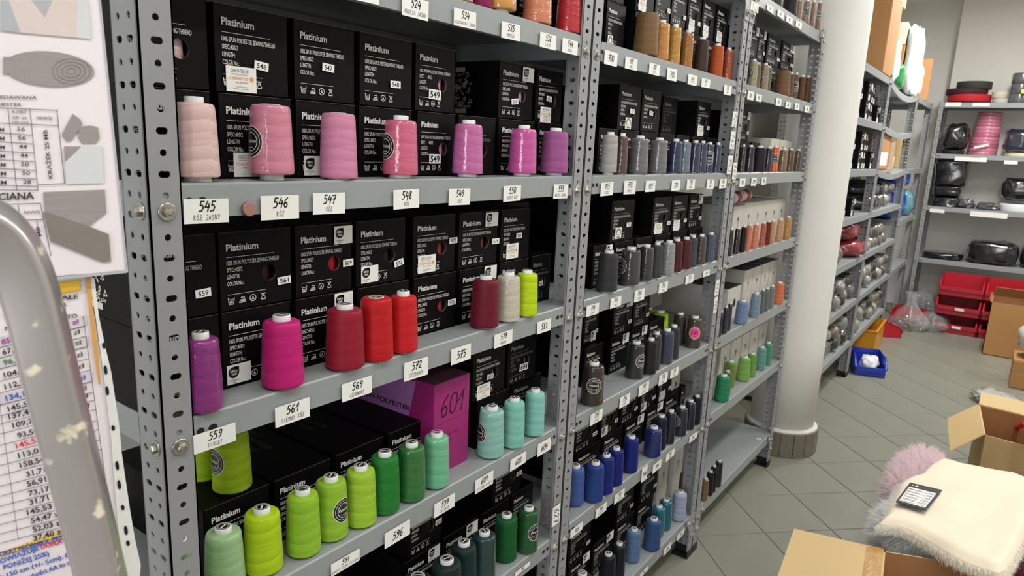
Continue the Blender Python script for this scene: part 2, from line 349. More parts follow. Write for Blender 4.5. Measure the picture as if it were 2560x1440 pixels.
b_.lathe([(.011, 0), (.011, .0016), (.010, .002)], 20, 0, Mx); b_.lathe([(.0068, .002), (.0068, .0066), (.0058, .0076)], 6, 0, Mx, smooth=False); b_.lathe([(.0042, .0076), (.003, .0079)], 10, 0, Mx)
BOLT = b_.mesh('bolt', ZINC)
f_ = MB(); f_.box(-.002, -.003, 0, .045, .003, .03); f_.box(-.003, -.002, 0, .004, .063, .03); f_.box(-.002, -.002, 0, .045, .062, .004)
FOOT = f_.mesh('foot_cap', RUBBER)
def shelf_mesh(Wd, D, m, sag=0.0):
    mb = MB(); h = .043; n = 12
    xs = [Wd * i / n for i in range(n + 1)]; sg = [-sag * sin(pi * i / n) for i in range(n + 1)]
    for i in range(n):
        a, b, za, zb = xs[i], xs[i + 1], sg[i], sg[i + 1]
        P = [(0, 0), (.0015, -.001), (.0025, .0), ]
        prof = [(.012, -h), (0, -h), (0, -.0025), (.0025, 0), (D - .0025, 0), (D, -.0025), (D, -h), (D - .012, -h)]
        for (y0, z0), (y1, z1) in zip(prof, prof[1:]):
            mb.add([(a, y0, z0 + za), (b, y0, z0 + zb), (b, y1, z1 + zb), (a, y1, z1 + za)], [(0, 1, 2, 3)])
        # underside skin
        mb.add([(a, .0015, -.0015 + za), (b, .0015, -.0015 + zb), (b, D - .0015, -.0015 + zb), (a, D - .0015, -.0015 + za)], [(3, 2, 1, 0)])
    for x in (0, Wd): mb.add([(x, 0, 0), (x, D, 0), (x, D, -h), (x, 0, -h)], [(0, 1, 2, 3)])
    return mb.mesh('shelf', m)
def slots_mesh():
    mb = MB()
    for x in (.052, .069): mb.disc(x, 0, .0048, 0, 14, sx=1.35 if x > .06 else 1.1)
    return mb.mesh('slot_hole_dark', HOLE)  # flat near-black ovals paint the shade inside the lip slots, no real openings
SLOT = slots_mesh()
def gusset_mesh():
    mb = MB(); pts = [(0, .035), (.085, .035), (.085, .01), (.062, -.004), (.048, -.03), (.042, -.06), (.042, -.075), (0, -.075)]
    n = len(pts); mb.add([(x, 0, z) for x, z in pts] + [(x, .0018, z) for x, z in pts], [tuple(range(n)), tuple(range(2 * n - 1, n - 1, -1))] + [(i, (i + 1) % n, n + (i + 1) % n, n + i) for i in range(n)])
    return mb.mesh('gusset_plate', STEEL)
GUS = gusset_mesh()
def rack(label, xl, xr, levels, D=.4, H_=2.07, gus=(), slots=True, sag=None, rot=None, origin=(0, 0, 0), bolts=True):
    """bay between outer faces xl..xr; levels = bolt heights"""
    t = thing('shelving_rack', label, 'rack', (origin[0] + (xl if rot is None else 0), origin[1], 0)); ox = xl
    if rot is not None: t.rotation_euler = (0, 0, rot)
    Wd = xr - xl
    for sgn, x in ((1, 0), (-1, Wd)):
        for rear in (0, 1):
            y = D if rear else 0
            u = put('upright', upright_mesh(H_, sgn, rear), t, (x, y, .004))
            f = put('foot_cap', FOOT, u, (0, 0, -.004)); f.scale = (sgn, -1 if rear else 1, 1)
            if not rear and bolts:
                for z in levels:
                    put('bolt', BOLT, u, (sgn * .0215, -.0002, z - .004))
                    if sgn == 1 and xl == -.955:
                        bb = put('bolt', BOLT, u, (0, .018, z - .004)); bb.rotation_euler = (0, 0, -pi / 2)
    for k, z in enumerate(levels):
        s = put('shelf', shelf_mesh(Wd - .006, D - .005, SHELF, (sag or {}).get(k, 0)), t, (.003, .0025, z + .033))
        if slots:
            put('slot_hole_dark', SLOT, s, (-.004, -.0004, -.022)); o = put('slot_hole_dark', SLOT, s, (Wd - .002, -.0004, -.022)); o.scale = (-1, 1, 1)
    for k in gus:
        for sgn, x in ((1, .001), (-1, Wd - .001)):
            g = put('gusset_plate', GUS, t, (x, -.0022 if True else 0, levels[k])); g.scale = (sgn, 1, 1 if True else -1)
            for dx, dz in ((.064, .012), (.0215, -.05)): put('bolt', BOLT, g, (dx, -.0005, dz))
    return t
LV = [.146] + [.2225 + .3 * k for k in range(1, 7)]
rack('near grey steel rack holding the pink, red and lime thread cones', -.955, .029, LV)
rack('middle grey steel rack with card 700 on its upper left', .032, 1.030, LV, gus=(0, 6))
rack('third grey steel rack against the white pillar, nearly empty at bottom', 1.037, 2.045, LV, gus=(0, 6))
rack('dark grey rack of black cartons just past the pillar', 2.90, 3.905, [.24, .545, .85, 1.14, 1.43, 1.725, 2.02], slots=False)
rack('grey rack of rolled plastic bundles under a glossy white bag', 3.91, 5.30, [.24, .545, .85, 1.14, 1.43, 1.725, 2.02], slots=False, sag={4: .035, 5: .03, 6: .05, 3: -.0})
rack('narrow grey rack holding blue bags in the far corner', 5.305, 6.40, [.55, .99, 1.43, 2.02], slots=False, D=.4)
rack('pale blue-grey rack against the far wall above red bins', 0, 1.3, [.57, 1.08, 1.58, 2.05], origin=(6.48, -.04, 0), rot=-pi / 2, H_=2.09, D=.42)
# wait-free: rotated rack keeps its front on x=6.48, running along -Y
TOP = [z + .0332 for z in LV]

pg = at(1896, 1097, 2, LV[0] + .0335); rk = bpy.data.objects['shelving_rack.002']
MB().lathe([(.006, 0), (.012, .001), (.012, .0), (.006, -.001)], 20, 0, cap=False).obj('rim_ring', CORE, rk, (pg.x - 1.037, pg.y, LV[0] + .0335))
# ================================================================== THREAD CARTONS
BW, BH, BD = .117, .1125, .285
def carton_mesh(window):
    mb = MB(); fr = 0
    # walls as thin panels so that the round window is a real opening
    mb.box(-BW / 2, 0, 0, -BW / 2 + .002, BD, BH); mb.box(BW / 2 - .002, 0, 0, BW / 2, BD, BH); mb.box(-BW / 2, BD - .002, 0, BW / 2, BD, BH)
    mb.box(-BW / 2, 0, 0, BW / 2, BD, .002); mb.box(-BW / 2 + .0004, .0004, BH - .002, BW / 2 - .0004, BD - .001, BH)
    # top flap standing a little proud, raw brown edge
    mb.box(-BW / 2 + .001, -.0008, BH - .0006, BW / 2 - .001, BD * .5, BH + .0007, 0); mb.box(-BW / 2 + .002, -.0012, BH - .0001, BW / 2 - .003, -.0007, BH + .0005, 1)
    if not window:
        mb.box(-BW / 2, 0, 0, BW / 2, .002, BH)
    else:
        cx, cz, r = .020, .049, .0125; NS = 24; x0, x1, z0, z1 = -BW / 2, BW / 2, 0, BH
        inn = []; out = []
        for k in range(NS):
            a = 2 * pi * (k + .5) / NS; ca, sa = cos(a), sin(a); inn.append((cx + r * ca, cz + r * sa)); t = 1 / max(abs(ca), abs(sa))
            out.append((cx + ca * t * ((x1 - cx) if ca > 0 else (cx - x0)), cz + sa * t * ((z1 - cz) if sa > 0 else (cz - z0))))
        for k in (2, 8, 14, 20):
            ca, sa = cos(2 * pi * (k + .5) / NS), sin(2 * pi * (k + .5) / NS); out[k] = (x1 if ca > 0 else x0, z1 if sa > 0 else z0); out[k + 1] = out[k]
        vs = [(a, 0, b) for a, b in inn] + [(a, 0, b) for a, b in out] + [(a, .003, b) for a, b in inn] + [(cx + (a - cx) * 1.6, .045, cz + (b - cz) * 1.6) for a, b in inn]
        fs = [(k, NS + k, NS + (k + 1) % NS, (k + 1) % NS) for k in range(NS) if True]
        mb.add(vs, fs, 0)
        mb.add(vs, [(k, (k + 1) % NS, 2 * NS + (k + 1) % NS, 2 * NS + k) for k in range(NS)], 1)
        mb.add(vs, [(2 * NS + k, 2 * NS + (k + 1) % NS, 3 * NS + (k + 1) % NS, 3 * NS + k) for k in range(NS)] + [tuple(3 * NS + k for k in range(NS))], 2)
    return mb.mesh('carton', [BLACKC, CARDB, HOLE])
CM = {True: carton_mesh(True), False: carton_mesh(False)}
FACEY = -.0018
def care(mb, kinds, x, z, s, y):
    for i, k in enumerate(kinds):
        cx = x + i * s * 1.85; wd = s * .12
        if k == 'tub': mb.stroke([(cx - s * .5, z + s), (cx - s * .38, z), (cx + s * .38, z), (cx + s * .5, z + s)], wd, y); mb.stroke([(cx - s * .45, z + s * .7), (cx - .2 * s, z + s * .8), (cx, z + s * .7), (cx + .2 * s, z + s * .8), (cx + s * .45, z + s * .7)], wd * .7, y); mb.stroke([(cx - .2 * s, z + .2 * s), (cx - .2 * s, z + .5 * s)], wd, y); mb.stroke([(cx, z + .2 * s), (cx + .2 * s, z + .2 * s), (cx + .2 * s, z + .5 * s), (cx, z + .5 * s), (cx, z + .2 * s)], wd * .7, y)
        if k == 'iron': mb.stroke([(cx - s * .55, z + .05 * s), (cx + s * .5, z + .05 * s), (cx + s * .35, z + .85 * s), (cx - .2 * s, z + .85 * s)], wd, y); mb.stroke([(cx - s * .55, z + .05 * s), (cx - .3 * s, z + .45 * s), (cx + .4 * s, z + .5 * s)], wd, y); mb.stroke([(cx - .2 * s, z + .25 * s), (cx + .3 * s, z + .25 * s)], wd * 1.3, y)
        if k == 'A': mb.disc(cx, z + s * .5, s * .58, y, 20, 0, s * .47); typ(mb, 'A', cx - s * .26, z + s * .18, s * .52, s * .85, .02, y)
        if k == 'tri': mb.stroke([(cx - .4 * s, z), (cx, z + 1.05 * s), (cx + .4 * s, z), (cx - .4 * s, z)], wd, y); mb.stroke([(cx - .4 * s, z + .2 * s), (cx + .35 * s, z + s)], wd, y); mb.stroke([(cx + .4 * s, z + .2 * s), (cx - .35 * s, z + s)], wd, y)
def print_mesh(full=True, style=0):
    mb = MB(); y = 0
    x0 = -.047
    ww = .049; mb_logo = MB(); typ(mb_logo, 'Platinium', x0, .0868, ww, .0135, .028, y)
    mb.box(x0, -.0001, .0775, x0 + .074, 0.0001, .0781)
    k = .9 if style == 0 else 1
    typ(mb, '100% SPUN POLYESTER SEWING THREAD', x0, .0665, .082 if style == 0 else .087, .0088 if style == 0 else .0078, .008 if style == 0 else 0, y)
    if style == 0: typ(mb, 'SPEC:40S/2', x0, .0568, .0235, .0085, .008, y)
    else: typ(mb, 'SPEC:', x0, .0568, .0125, .0085, 0, y); typ(mb, '40S/2', x0 + .022, .0568, .0125, .0085, 0, y)
    typ(mb, 'LENGTH:', x0, .0472, .019, .0085, .006 * (1 - style), y); typ(mb, 'COLOR No.:', x0, .0372, .0245, .0085, .006 * (1 - style), y)
    mb.box(x0, -.0001, .0240, x0 + .060, .0001, .0245)
    care(mb, ['tub', 'iron', 'A', 'tri'], x0 + .005, .0105, .0090, y)
    return mb_logo.mesh('logo', PRINT), mb.mesh('print', PRINT)
PR = {0: print_mesh(style=0), 1: print_mesh(style=1)}
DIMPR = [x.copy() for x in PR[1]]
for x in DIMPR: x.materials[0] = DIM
def art_mesh():
    mb = MB(); R = random.Random(5)
    mb.stroke([(-.028, .0), (.028, .0)], .009); mb.stroke([(-.022, .083), (.022, .083)], .009)
    for i in range(120):
        z = R.uniform(.008, .076); wmax = .034 + .012 * (1 - z / .08); x = R.uniform(-wmax, wmax) + (.006 if R.random() > .6 else 0)
        s = R.choice([.0015, .002, .0025, .0035, .005]); k = R.randint(0, 4); a = R.uniform(0, 6)
        if k == 0: mb.disc(x, z, s, 0, 10, 0, s * .55)
        elif k == 1: p = [(x + s * cos(a + i * 2.094), z + s * sin(a + i * 2.094)) for i in range(4)]; mb.stroke(p, s * .35)
        elif k == 2: p = [(x + s * cos(a + i * 1.571), z + s * sin(a + i * 1.571)) for i in range(5)]; mb.stroke(p, s * .35)
        elif k == 3: mb.poly([(x + s * .7 * cos(a + i * 1.571), z + s * .7 * sin(a + i * 1.571)) for i in range(4)])
        else: p = [(x + s * cos(a + i * .6), z + s * sin(a + i * .6)) for i in range(6)]; mb.stroke(p, s * .45)
    return mb.mesh('spool_art', PRINT)
ART = art_mesh()
STK = {}
def sticker(kind, parent, x, z, num='', rot=0.0):
    k = (kind, num)
    if k not in STK:
        a = MB(); b = MB()
        if kind == 'num': wd, ht = .0225, .0115
        elif kind == 'big': wd, ht = .034, .017
        elif kind == 'A': wd, ht = .046, .033
        elif kind == 'B': wd, ht = .038, .029
        elif kind == 'C': wd, ht = .030, .030
        a.box(-wd / 2, -.0004, -ht / 2, wd / 2, 0, ht / 2)
        mats = [INK, THIN, ORANGE]
        if kind == 'num': typ(b, num, -.0075, -.0036, .015, .0098, .012, -.0006)
        if kind == 'big': typ(b, num, -.0135, -.0058, .027, .0165, .022, -.0006)
        if kind == 'A':
            typ(b, 'OEKO-TEX ®', -.016, .0085, .027, .0068, .004, -.0006, 1); typ(b, 'CONFIDENCE IN TEXTILES', -.016, .0052, .025, .0026, 0, -.0006, 1)
            typ(b, 'STANDARD 100', -.0195, -.0010, .029, .0062, .012, -.0006, 2); b.disc(.0155, .0012, .0026, -.0006, 12, 2)
            for q_ in range(12): b.stroke([(.0155 + .003 * cos(q_ * .5236), .0012 + .003 * sin(q_ * .5236)), (.0155 + .0042 * cos(q_ * .5236), .0012 + .0042 * sin(q_ * .5236))], .0005, -.0006, 2)
            typ(b, 'BEYO 041527 TESTEX', -.009, -.0052, .019, .0026, .004, -.0006); typ(b, 'Tested for harmful substances.', -.009, -.0105, .019, .0022, 0, -.0006); typ(b, 'www.oeko-tex.com/standard100', -.013, -.0132, .023, .0022, 0, -.0006)
        if kind == 'B':
            b.disc(-.0085, .0030, .0085, -.0006, 20, 0); b.poly([(-.0085, .0115), (0, .0115), (0, .003)], -.0006, 0)
            typ(b, 'OEKO', -.0143, .0035, .0115, .0046, .02, -.0008, 3); typ(b, 'TEX®', -.0125, -.0012, .0085, .0046, .02, -.0008, 3)
            typ(b, 'STANDARD', -.0165, -.0098, .016, .0030, .004, -.0006); typ(b, '100', -.0105, -.0130, .0045, .0028, .004, -.0006)
        if kind == 'C':
            for r1, c_ in ((.013, 4), (.011, 5), (.009, 4)): b.disc(0, .001, r1, -.0006, 20, c_, r1 - .0022)
            b.poly([(-.013, -.002), (.013, -.002), (.012, -.008), (-.012, -.008)], -.0008, 3); b.stroke([(-.010, -.004), (.010, -.004)], .0014, -.001, 1); b.stroke([(-.007, -.012), (.007, -.012)], .0018, -.001, 1)
        STK[k] = (a.mesh('paper', PAPER), b.mesh('lettering', [INK, THIN, ORANGE, PAPER, mat('olive_print', (150, 150, 60), .5), mat('sky_print', (110, 150, 160), .5)]))
    pa, le = STK[k]
    o = put('number_sticker' if kind in ('num', 'big') else 'certificate_sticker', pa, parent, (x, FACEY - .0002, z)); o.rotation_euler = (0, rot, 0)
    put('lettering', le, o)
    return o
GL = MB(); GL.lathe([(.5, -.6), (.5, .6)], 20, 0); GLM = GL.mesh('thread_glimpse', THREAD)
_l = MB(); _d = MB()
typ(_l, 'TOP QUALITY', 0, .062, .05, .008, .004); typ(_l, 'SPUN POLYESTER', 0, .040, .105, .016, .01); typ(_l, 'SEWING THREAD', 0, .016, .095, .016, .01)
_l.v = [(z, -x, 0) for x, y, z in _l.v]; LIDP = _l.mesh('lid_print', mat('faint_print', (62, 60, 62), .45))
LART = ART.copy(); LART.materials[0] = MC['faint_print']
for _v in LART.vertices: _v.co = (_v.co.x * .6, -_v.co.z * 1.5 + .03, 0)
def carton(X0, X1, Y, z, num, label, win=None, st=(), style=0, art=False, dim=False, h=None, rz=0.0, lid=0):
    """X0..X1 front corners, Y front plane, z base"""
    wd = X1 - X0; t = thing('thread_carton', label, 'box', ((X0 + X1) / 2, Y, z), rz, 'thread cartons', scale=(wd / BW, 1, 1))
    put('carton', CM[win is not None], t)
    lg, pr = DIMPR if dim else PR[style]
    put('logo', lg, t, (0, FACEY, 0)); put('print', pr, t, (0, FACEY, 0))
    if win is not None:
        g = put('thread_glimpse', GLM, t, (.020 + random.uniform(-.004, .006), .021, .048), color=win); g.scale = (.028, .028, .05)
    for s in st: sticker(s[0], t, s[1], s[2], num if s[0] in ('num', 'big') else '', s[3] if len(s) > 3 else 0)
    if lid:
        o = put('lid_print', LIDP, t, (-.035 if lid == 1 else -.03, .21, BH + .0012))
        if lid == 2: o = put('spool_art', LART, t, (.01, .20, BH + .0012))
    if art:
        a = put('spool_art', ART, t, (-BW / 2 - .0004, BD * .40, .014)); a.rotation_euler = (0, 0, -pi / 2)
    return t
def rowof(shelf, which, Y, z, items, v):
    """items: (xl px, xr px, number, window colour, stickers, style, art, dim)"""
    lo, hi = (-.951, .025) if shelf.startswith('near') else (.036, 1.026) if shelf.startswith('mid') else (1.041, 2.04) if shelf.startswith('third') else (-9, 99)
    prev = {}
    for i, it in enumerate(items):
        xl, xr, num = it[:3]; kw = it[3] if len(it) > 3 else {}
        yy = kw.pop('Y', Y)
        X0 = xl if isinstance(xl, float) else at(xl, v, 1, yy).x; X1 = X0 + BW if xr is None else at(xr, v, 1, yy).x
        X0 = max(X0, lo, prev.get(0, lo)); X1 = max(X1, X0 + .085)
        if X1 > hi: X1 = hi; X0 = min(X0, hi - .085) if X0 > hi - .085 and hi - .085 >= prev.get(0, lo) else X0
        if X1 - X0 < .04: print('SKIP', shelf, which, num); continue
        prev[0] = X1
        lab = f"black carton {num or 'unnumbered'}, {ORD[i]} from left in {which} row, {shelf}"
        carton(X0 + .0005, X1 - .0005, yy, z, num, lab, **kw)
NUM = ('num', .045, .032)
s5, s4, s3, s2, s1 = 'topmost near rack shelf in view', 'near rack shelf of pink cones', 'near rack shelf of red cones', 'near rack shelf of lime cones', 'near rack shelf of dark green cones'
PK = (222, 150, 190)
rowof(s5, 'bottom', .065, TOP[5], [(-.95, None, '530'), (-.83, None, '531'), (-.71, None, '532'), (-.59, None, '524'), (-.45, None, '534'), (-.31, None, '535', dict(st=[('A', -.02, .02)])), (-.17, None, '544')], 0)
rowof(s4, 'upper', .064, TOP[4] + .1135, [(-.950, -1 and None, '545', dict(win=(225, 190, 190))) , (534, 722, '546', dict(st=[('A', -.020, .0195), ('num', .012, .0405, .1)])), (732, 888, '547', dict(st=[('num', .004, .051, .06)])), (896, 1032, '548', dict(st=[('num', .018, .0395, -.03)])),
    (1037, 1140, '549', dict(style=1, win=PK, st=[('big', -.004, .031, .03)])), (1248, 1337, '550', dict(Y=.068, win=(200, 150, 200), art=True, st=[('B', .036, .095), ('num', -.006, .037, -.12)])), (1342, 1418, '555', dict(Y=.066, win=(150, 90, 110), st=[('A', -.014, .017), ('num', -.002, .052, .05)]))], 160)
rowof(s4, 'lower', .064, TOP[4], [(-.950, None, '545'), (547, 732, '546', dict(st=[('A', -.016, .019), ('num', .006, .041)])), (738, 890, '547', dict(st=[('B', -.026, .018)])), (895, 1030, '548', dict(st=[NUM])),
    (1040, 1138, '549', dict(style=1, win=PK, st=[('big', -.006, .031)])), (1142, 1238, '', dict(style=1, dim=True, win=(90, 60, 50))), (1242, 1334, '550', dict(st=[NUM])), (1339, 1412, '555')], 380)
RD = (190, 30, 45)
rowof(s3, 'upper', .064, TOP[3] + .1135, [(-.951, None, '559', dict(art=True, st=[('num', .035, .033, -.05)])), (541, 731, '561', dict(win=(60, 20, 30), st=[('num', .043, .034, -.05)])), (736, 881, '569', dict(win=RD, st=[('B', .038, .094), ('num', .048, .047, -.04)])),
    (887, 1014, '572', dict(win=(60, 15, 22), st=[('B', -.028, .022), ('num', .040, .034, -.2)])), (1029, 1137, '575', dict(win=(170, 50, 60), st=[('A', -.022, .024), ('num', .050, .062, 0)])), (1142, 1241, '579', dict(win=(150, 50, 60), st=[('B', .036, .096), ('num', .050, .049)])),
    (1246, 1320, '583', dict(st=[('A', -.012, .022), ('num', .012, .054)]))], 680)
rowof(s3, 'lower', .064, TOP[3], [(-.951, None, '559', dict(st=[NUM])), (551, 730, '561', dict(win=(150, 40, 60), st=[('B', -.034, .020)])), (737, 885, '569', dict(st=[('B', .036, .097)])), (890, 1022, '572', dict(st=[NUM])),
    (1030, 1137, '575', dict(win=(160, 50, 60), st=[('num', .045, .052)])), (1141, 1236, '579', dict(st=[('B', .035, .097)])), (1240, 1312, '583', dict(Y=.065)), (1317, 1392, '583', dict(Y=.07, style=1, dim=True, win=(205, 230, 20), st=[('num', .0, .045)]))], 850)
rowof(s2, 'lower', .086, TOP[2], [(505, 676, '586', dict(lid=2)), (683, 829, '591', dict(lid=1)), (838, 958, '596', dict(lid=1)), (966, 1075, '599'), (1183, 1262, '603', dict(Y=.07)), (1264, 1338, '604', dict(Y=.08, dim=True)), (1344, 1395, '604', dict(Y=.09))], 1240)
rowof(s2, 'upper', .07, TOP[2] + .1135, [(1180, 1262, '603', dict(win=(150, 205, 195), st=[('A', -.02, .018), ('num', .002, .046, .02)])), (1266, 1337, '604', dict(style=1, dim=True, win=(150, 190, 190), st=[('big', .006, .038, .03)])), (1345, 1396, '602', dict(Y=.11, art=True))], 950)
rowof(s1, 'lower', .086, TOP[1], [(1010 - 235, 1010 - 100, '620', dict(art=True)), (1010, 1100, '621', dict(st=[('B', .036, .095)])), (1104, 1192, '622', dict(st=[('B', .036, .095)])), (1196, 1268, '625'), (1271, 1336, '628'), (1340, 1386, '629')], 1400)
rowof(s1, 'upper', .086, TOP[1] + .1135, [(1020, 1105, '626', dict(win=(20, 40, 40), st=[('num', .045, .05)])), (1228, 1300, '629', dict(win=(20, 50, 40), st=[('num', .045, .05)])), (1345, 1388, '630')], 1270)
# carton turned on its side at the back of the 559-583 shelf, big print to the front
t = thing('thread_carton', 'black carton turned sideways behind card 555, large dim lettering', 'box', (-.085, .135, TOP[3] + .1135), 0, 'thread cartons')
MB().cbox(-.145, 0, 0, .10, .115, .118, c=.0015).obj('carton', BLACKC, t)
mb = MB(); typ(mb, 'Platinium', -.07, .088, .15, .036, .02, -.0006); typ(mb, 'SPUN POLYESTER', -.06, .055, .1, .013, .004, -.0006); typ(mb, 'SEWING THREAD', -.06, .036, .09, .013, .004, -.0006); mb.obj('print', DIM, t)
# print on the lids of the low cartons below card 561
t = None
for nm, px, col in (('lid print', 0, 0),):
    pass
def lidprint(x, y, z, parent_label):
    pass
# purple carton 601
P0 = at(1085, 1040, 1, .05); P1 = at(1172, 1040, 1, .05)
t = thing('purple_carton', 'magenta and lilac carton with handwritten 601, tallest on its shelf', 'box', (P0.x, .05, TOP[2]))
MAG = mat('magenta_carton', (150, 28, 108), .45, var=.10, scale=7, bump=.03); LIL = mat('lilac_print', (168, 110, 178), .45)
wd = P1.x - P0.x; hh = .195
MB().cbox(0, 0, 0, wd, .3, hh, c=.0012).obj('carton', MAG, t)
MB().box(.001, .001, hh, wd - .001, .29, hh + .0008).obj('top_flap', mat('dark_mauve_lid', (92, 52, 72), .5), t)
mb = MB(); pts = [(.09, .006), (.29, .006), (.29, hh - .004), (.05, hh - .004), (.065, .13), (.08, .06)]
mb.add([(-.0005, y, z) for y, z in pts], [tuple(range(len(pts)))]); mb.obj('lilac_panel', LIL, t)
mb = MB(); typ(mb, 'SPUN POLYESTER', 0, 0, .15, .015, .01); o = mb.obj('print', INK, t, (-.001, .215, .125)); o.rotation_euler = (0, 0, -pi / 2)
mb = MB(); hand(mb, '601', wd * .5, .122, .044, .0026, adv=.58); mb.stroke([(.0, .108), (wd, .112)], .0004); mb.obj('handwriting', INK, t, (0, -.0006, 0))
mb = MB(); typ(mb, 'LENGTH    METER', wd * .3, .078, wd * .4, .006, 0); typ(mb, 'COLOR', wd * .3, .064, wd * .2, .006, 0); mb.obj('print', mat('plum_print', (92, 16, 66), .5), t, (0, -.0006, 0))

# ---- middle rack
def rows(shelf, lev, Y, v0, v1, lower, upper):
    rowof(shelf, 'lower', Y, TOP[lev], lower, v0); rowof(shelf, 'upper', Y, TOP[lev] + .1135, upper, v1)
m5, m4, m3, m2, m1, m0 = 'middle rack shelf of orange cones', 'middle rack shelf of navy cones', 'middle rack shelf of grey cones', 'middle rack shelf of black cones', 'middle rack shelf of royal blue cones', 'middle rack lowest shelf'
A_ = ('A', -.02, .02); C_ = ('C', -.02, .022); B_ = ('B', -.03, .02); Bt = ('B', .036, .096); BR = (110, 70, 45)
rows(m5, 5, .06, 100, 40, [(1511, 1560, '700', dict(st=[('C', -.03, .02)])), (1583, 1632, '707', dict(art=True)), (1640, 1683, '708'), (1686, 1724, '710'), (1727, 1762, '713'), (1764, 1796, '717'), (1798, 1826, '721')],
    [(1507, 1557, '701'), (1586, 1633, '706', dict(st=[A_])), (1636, 1674, '709', dict(st=[NUM])), (1677, 1715, '711', dict(st=[NUM])), (1718, 1752, '712', dict(win=BR, st=[A_, NUM])), (1755, 1788, '714', dict(win=BR, st=[A_])), (1791, 1822, '718', dict(win=(200, 150, 120), st=[A_]))])
rows(m4, 4, .06, 390, 280, [(1492, 1543, '725'), (1546, 1594, '726'), (1597, 1642, '727'), (1645, 1684, '728'), (1687, 1722, '730'), (1725, 1757, '735'), (1760, 1790, '743')],
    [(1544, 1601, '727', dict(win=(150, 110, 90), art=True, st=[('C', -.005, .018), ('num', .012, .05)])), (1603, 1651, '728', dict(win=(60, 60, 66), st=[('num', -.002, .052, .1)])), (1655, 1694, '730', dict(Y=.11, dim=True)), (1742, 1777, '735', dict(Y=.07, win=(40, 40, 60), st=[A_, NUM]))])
rows(m3, 3, .06, 660, 560, [(1480, 1528, '744', dict(st=[Bt])), (1532, 1580, '745'), (1584, 1627, '746'), (1631, 1670, '750'), (1674, 1710, '752'), (1714, 1748, '754')],
    [(1526, 1584, '745', dict(art=True, st=[('C', -.02, .025), ('num', .03, .045)])), (1629, 1675, '750', dict(art=True, win=(20, 20, 20), st=[A_, NUM])), (1677, 1715, '752', dict(win=(20, 20, 20), st=[A_, NUM])), (1718, 1751, '754', dict(win=(25, 25, 30), st=[Bt, NUM]))])
rows(m2, 2, .10, 880, 810, [(1462, 1508, '755'), (1523, 1569, '756', dict(art=True, st=[Bt])), (1573, 1613, '757', dict(st=[Bt])), (1616, 1654, '758')],
    [(1459, 1479, '755', dict(Y=.12, st=[NUM, ('B', .02, .02)])), (1531, 1578, '756', dict(art=True, win=(30, 30, 36), st=[NUM, Bt])), (1581, 1620, '757', dict(win=(30, 30, 36), st=[NUM]))])
rows(m1, 1, .085, 1130, 1060, [(1440, 1500, '785'), (1504, 1552, '788'), (1556, 1602, '792', dict(st=[Bt])), (1606, 1646, '795', dict(st=[Bt])), (1649, 1684, '802'), (1687, 1718, '803')],
    [(1437, 1494, '785', dict(win=(20, 20, 30), st=[NUM])), (1500, 1544, '788', dict(win=(20, 20, 30), st=[NUM, B_])), (1549, 1590, '792', dict(win=(10, 10, 14), st=[NUM])), (1594, 1632, '795', dict(win=(10, 10, 14), st=[NUM, B_])), (1636, 1668, '802', dict(st=[A_, NUM]))])
rows(m0, 0, .10, 1380, 1290, [(1424, 1475, '810', dict(st=[Bt])), (1480, 1530, '812', dict(st=[Bt])), (1534, 1578, '815'), (1582, 1620, '816')],
    [(1426, 1480, '810', dict(win=(10, 10, 14), st=[NUM])), (1539, 1580, '815', dict(win=(10, 10, 14), st=[NUM])), (1594, 1634, '816', dict(st=[NUM]))])
# ---- third rack: black cartons, then grey-white cartons with a drooping flower print
t5, t4 = 'third rack shelf of brown cones', 'third rack shelf of aubergine cones'
rows(t5, 5, .07, 190, 120, [(1868, 1893, '869'), (1896, 1918, '870'), (1921, 1949, '871'), (1954, 1985, '875')], [(1870, 1893, '869', dict(st=[Bt])), (1894, 1912, '870', dict(win=(20, 20, 20), st=[NUM, Bt])), (1917, 1952, '875', dict(win=(20, 20, 20), st=[NUM], art=False)), (1955, 1987, '880', dict(win=(20, 20, 20), st=[NUM, Bt]))])
rowof(t4, 'upper', .08, TOP[4] + .1135, [(1850, 1872, '898', dict(win=(20, 20, 20), st=[NUM, Bt]))], 320)
rowof(t4, 'lower', .08, TOP[4], [(1846, 1870, '898'), (1874, 1896, '899')], 400)
fl = MB(); fl.stroke([(0, .008), (0, .03)], .0025); fl.poly([(-.009, .045), (-.006, .026), (.006, .026), (.009, .045), (.004, .040), (0, .047), (-.004, .040)]); fl.stroke([(0, .008), (.004, .013)], .002); FLW = fl.mesh('flower_print', mat('dark_grey_print', (60, 58, 58), .5))
WLAST = {}
def whitebox(x0, x1, v, Y, z, h, dp, label, flower=True, blacktop=False, hole=False):
    X0 = at(x0, v, 1, Y).x; X1 = at(x1, v, 1, Y).x
    hi = 1.024 if X0 < 1.03 else 2.038; X1 = min(X1, hi); X0 = max(X0, WLAST.get((round(z, 2), hi), -9), 1.042 if hi > 2 else .04); WLAST[(round(z, 2), hi)] = X1
    if X1 - X0 < .03: print('SKIPW', label); return
    t = thing('white_carton', label, 'box', (X0, Y, z), 0, 'grey-white cartons in the third rack'); wd = X1 - X0 - .001
    MB().cbox(0, 0, 0, wd, dp, h, c=.001).obj('carton', WHITEB, t)
    MB().box(.001, -.0006, h, wd - .001, dp - .01, h + .001).obj('lid', mat('dark_lid', (52, 50, 48), .6) if blacktop else WHITEB, t)
    if flower: o = put('flower_print', FLW, t, (wd / 2, -.0008, h * .52)); o.scale = (.8, 1, .8)
    if hole: MB().disc(wd * .55, h * .5, .018, -.0008, 20, sx=.8).obj('hand_hole_dark', HOLE, t)  # flat dark oval paints the shade within the hand hole
    return t
xs3 = [1832, 1858, 1882, 1903, 1923, 1942, 1961]
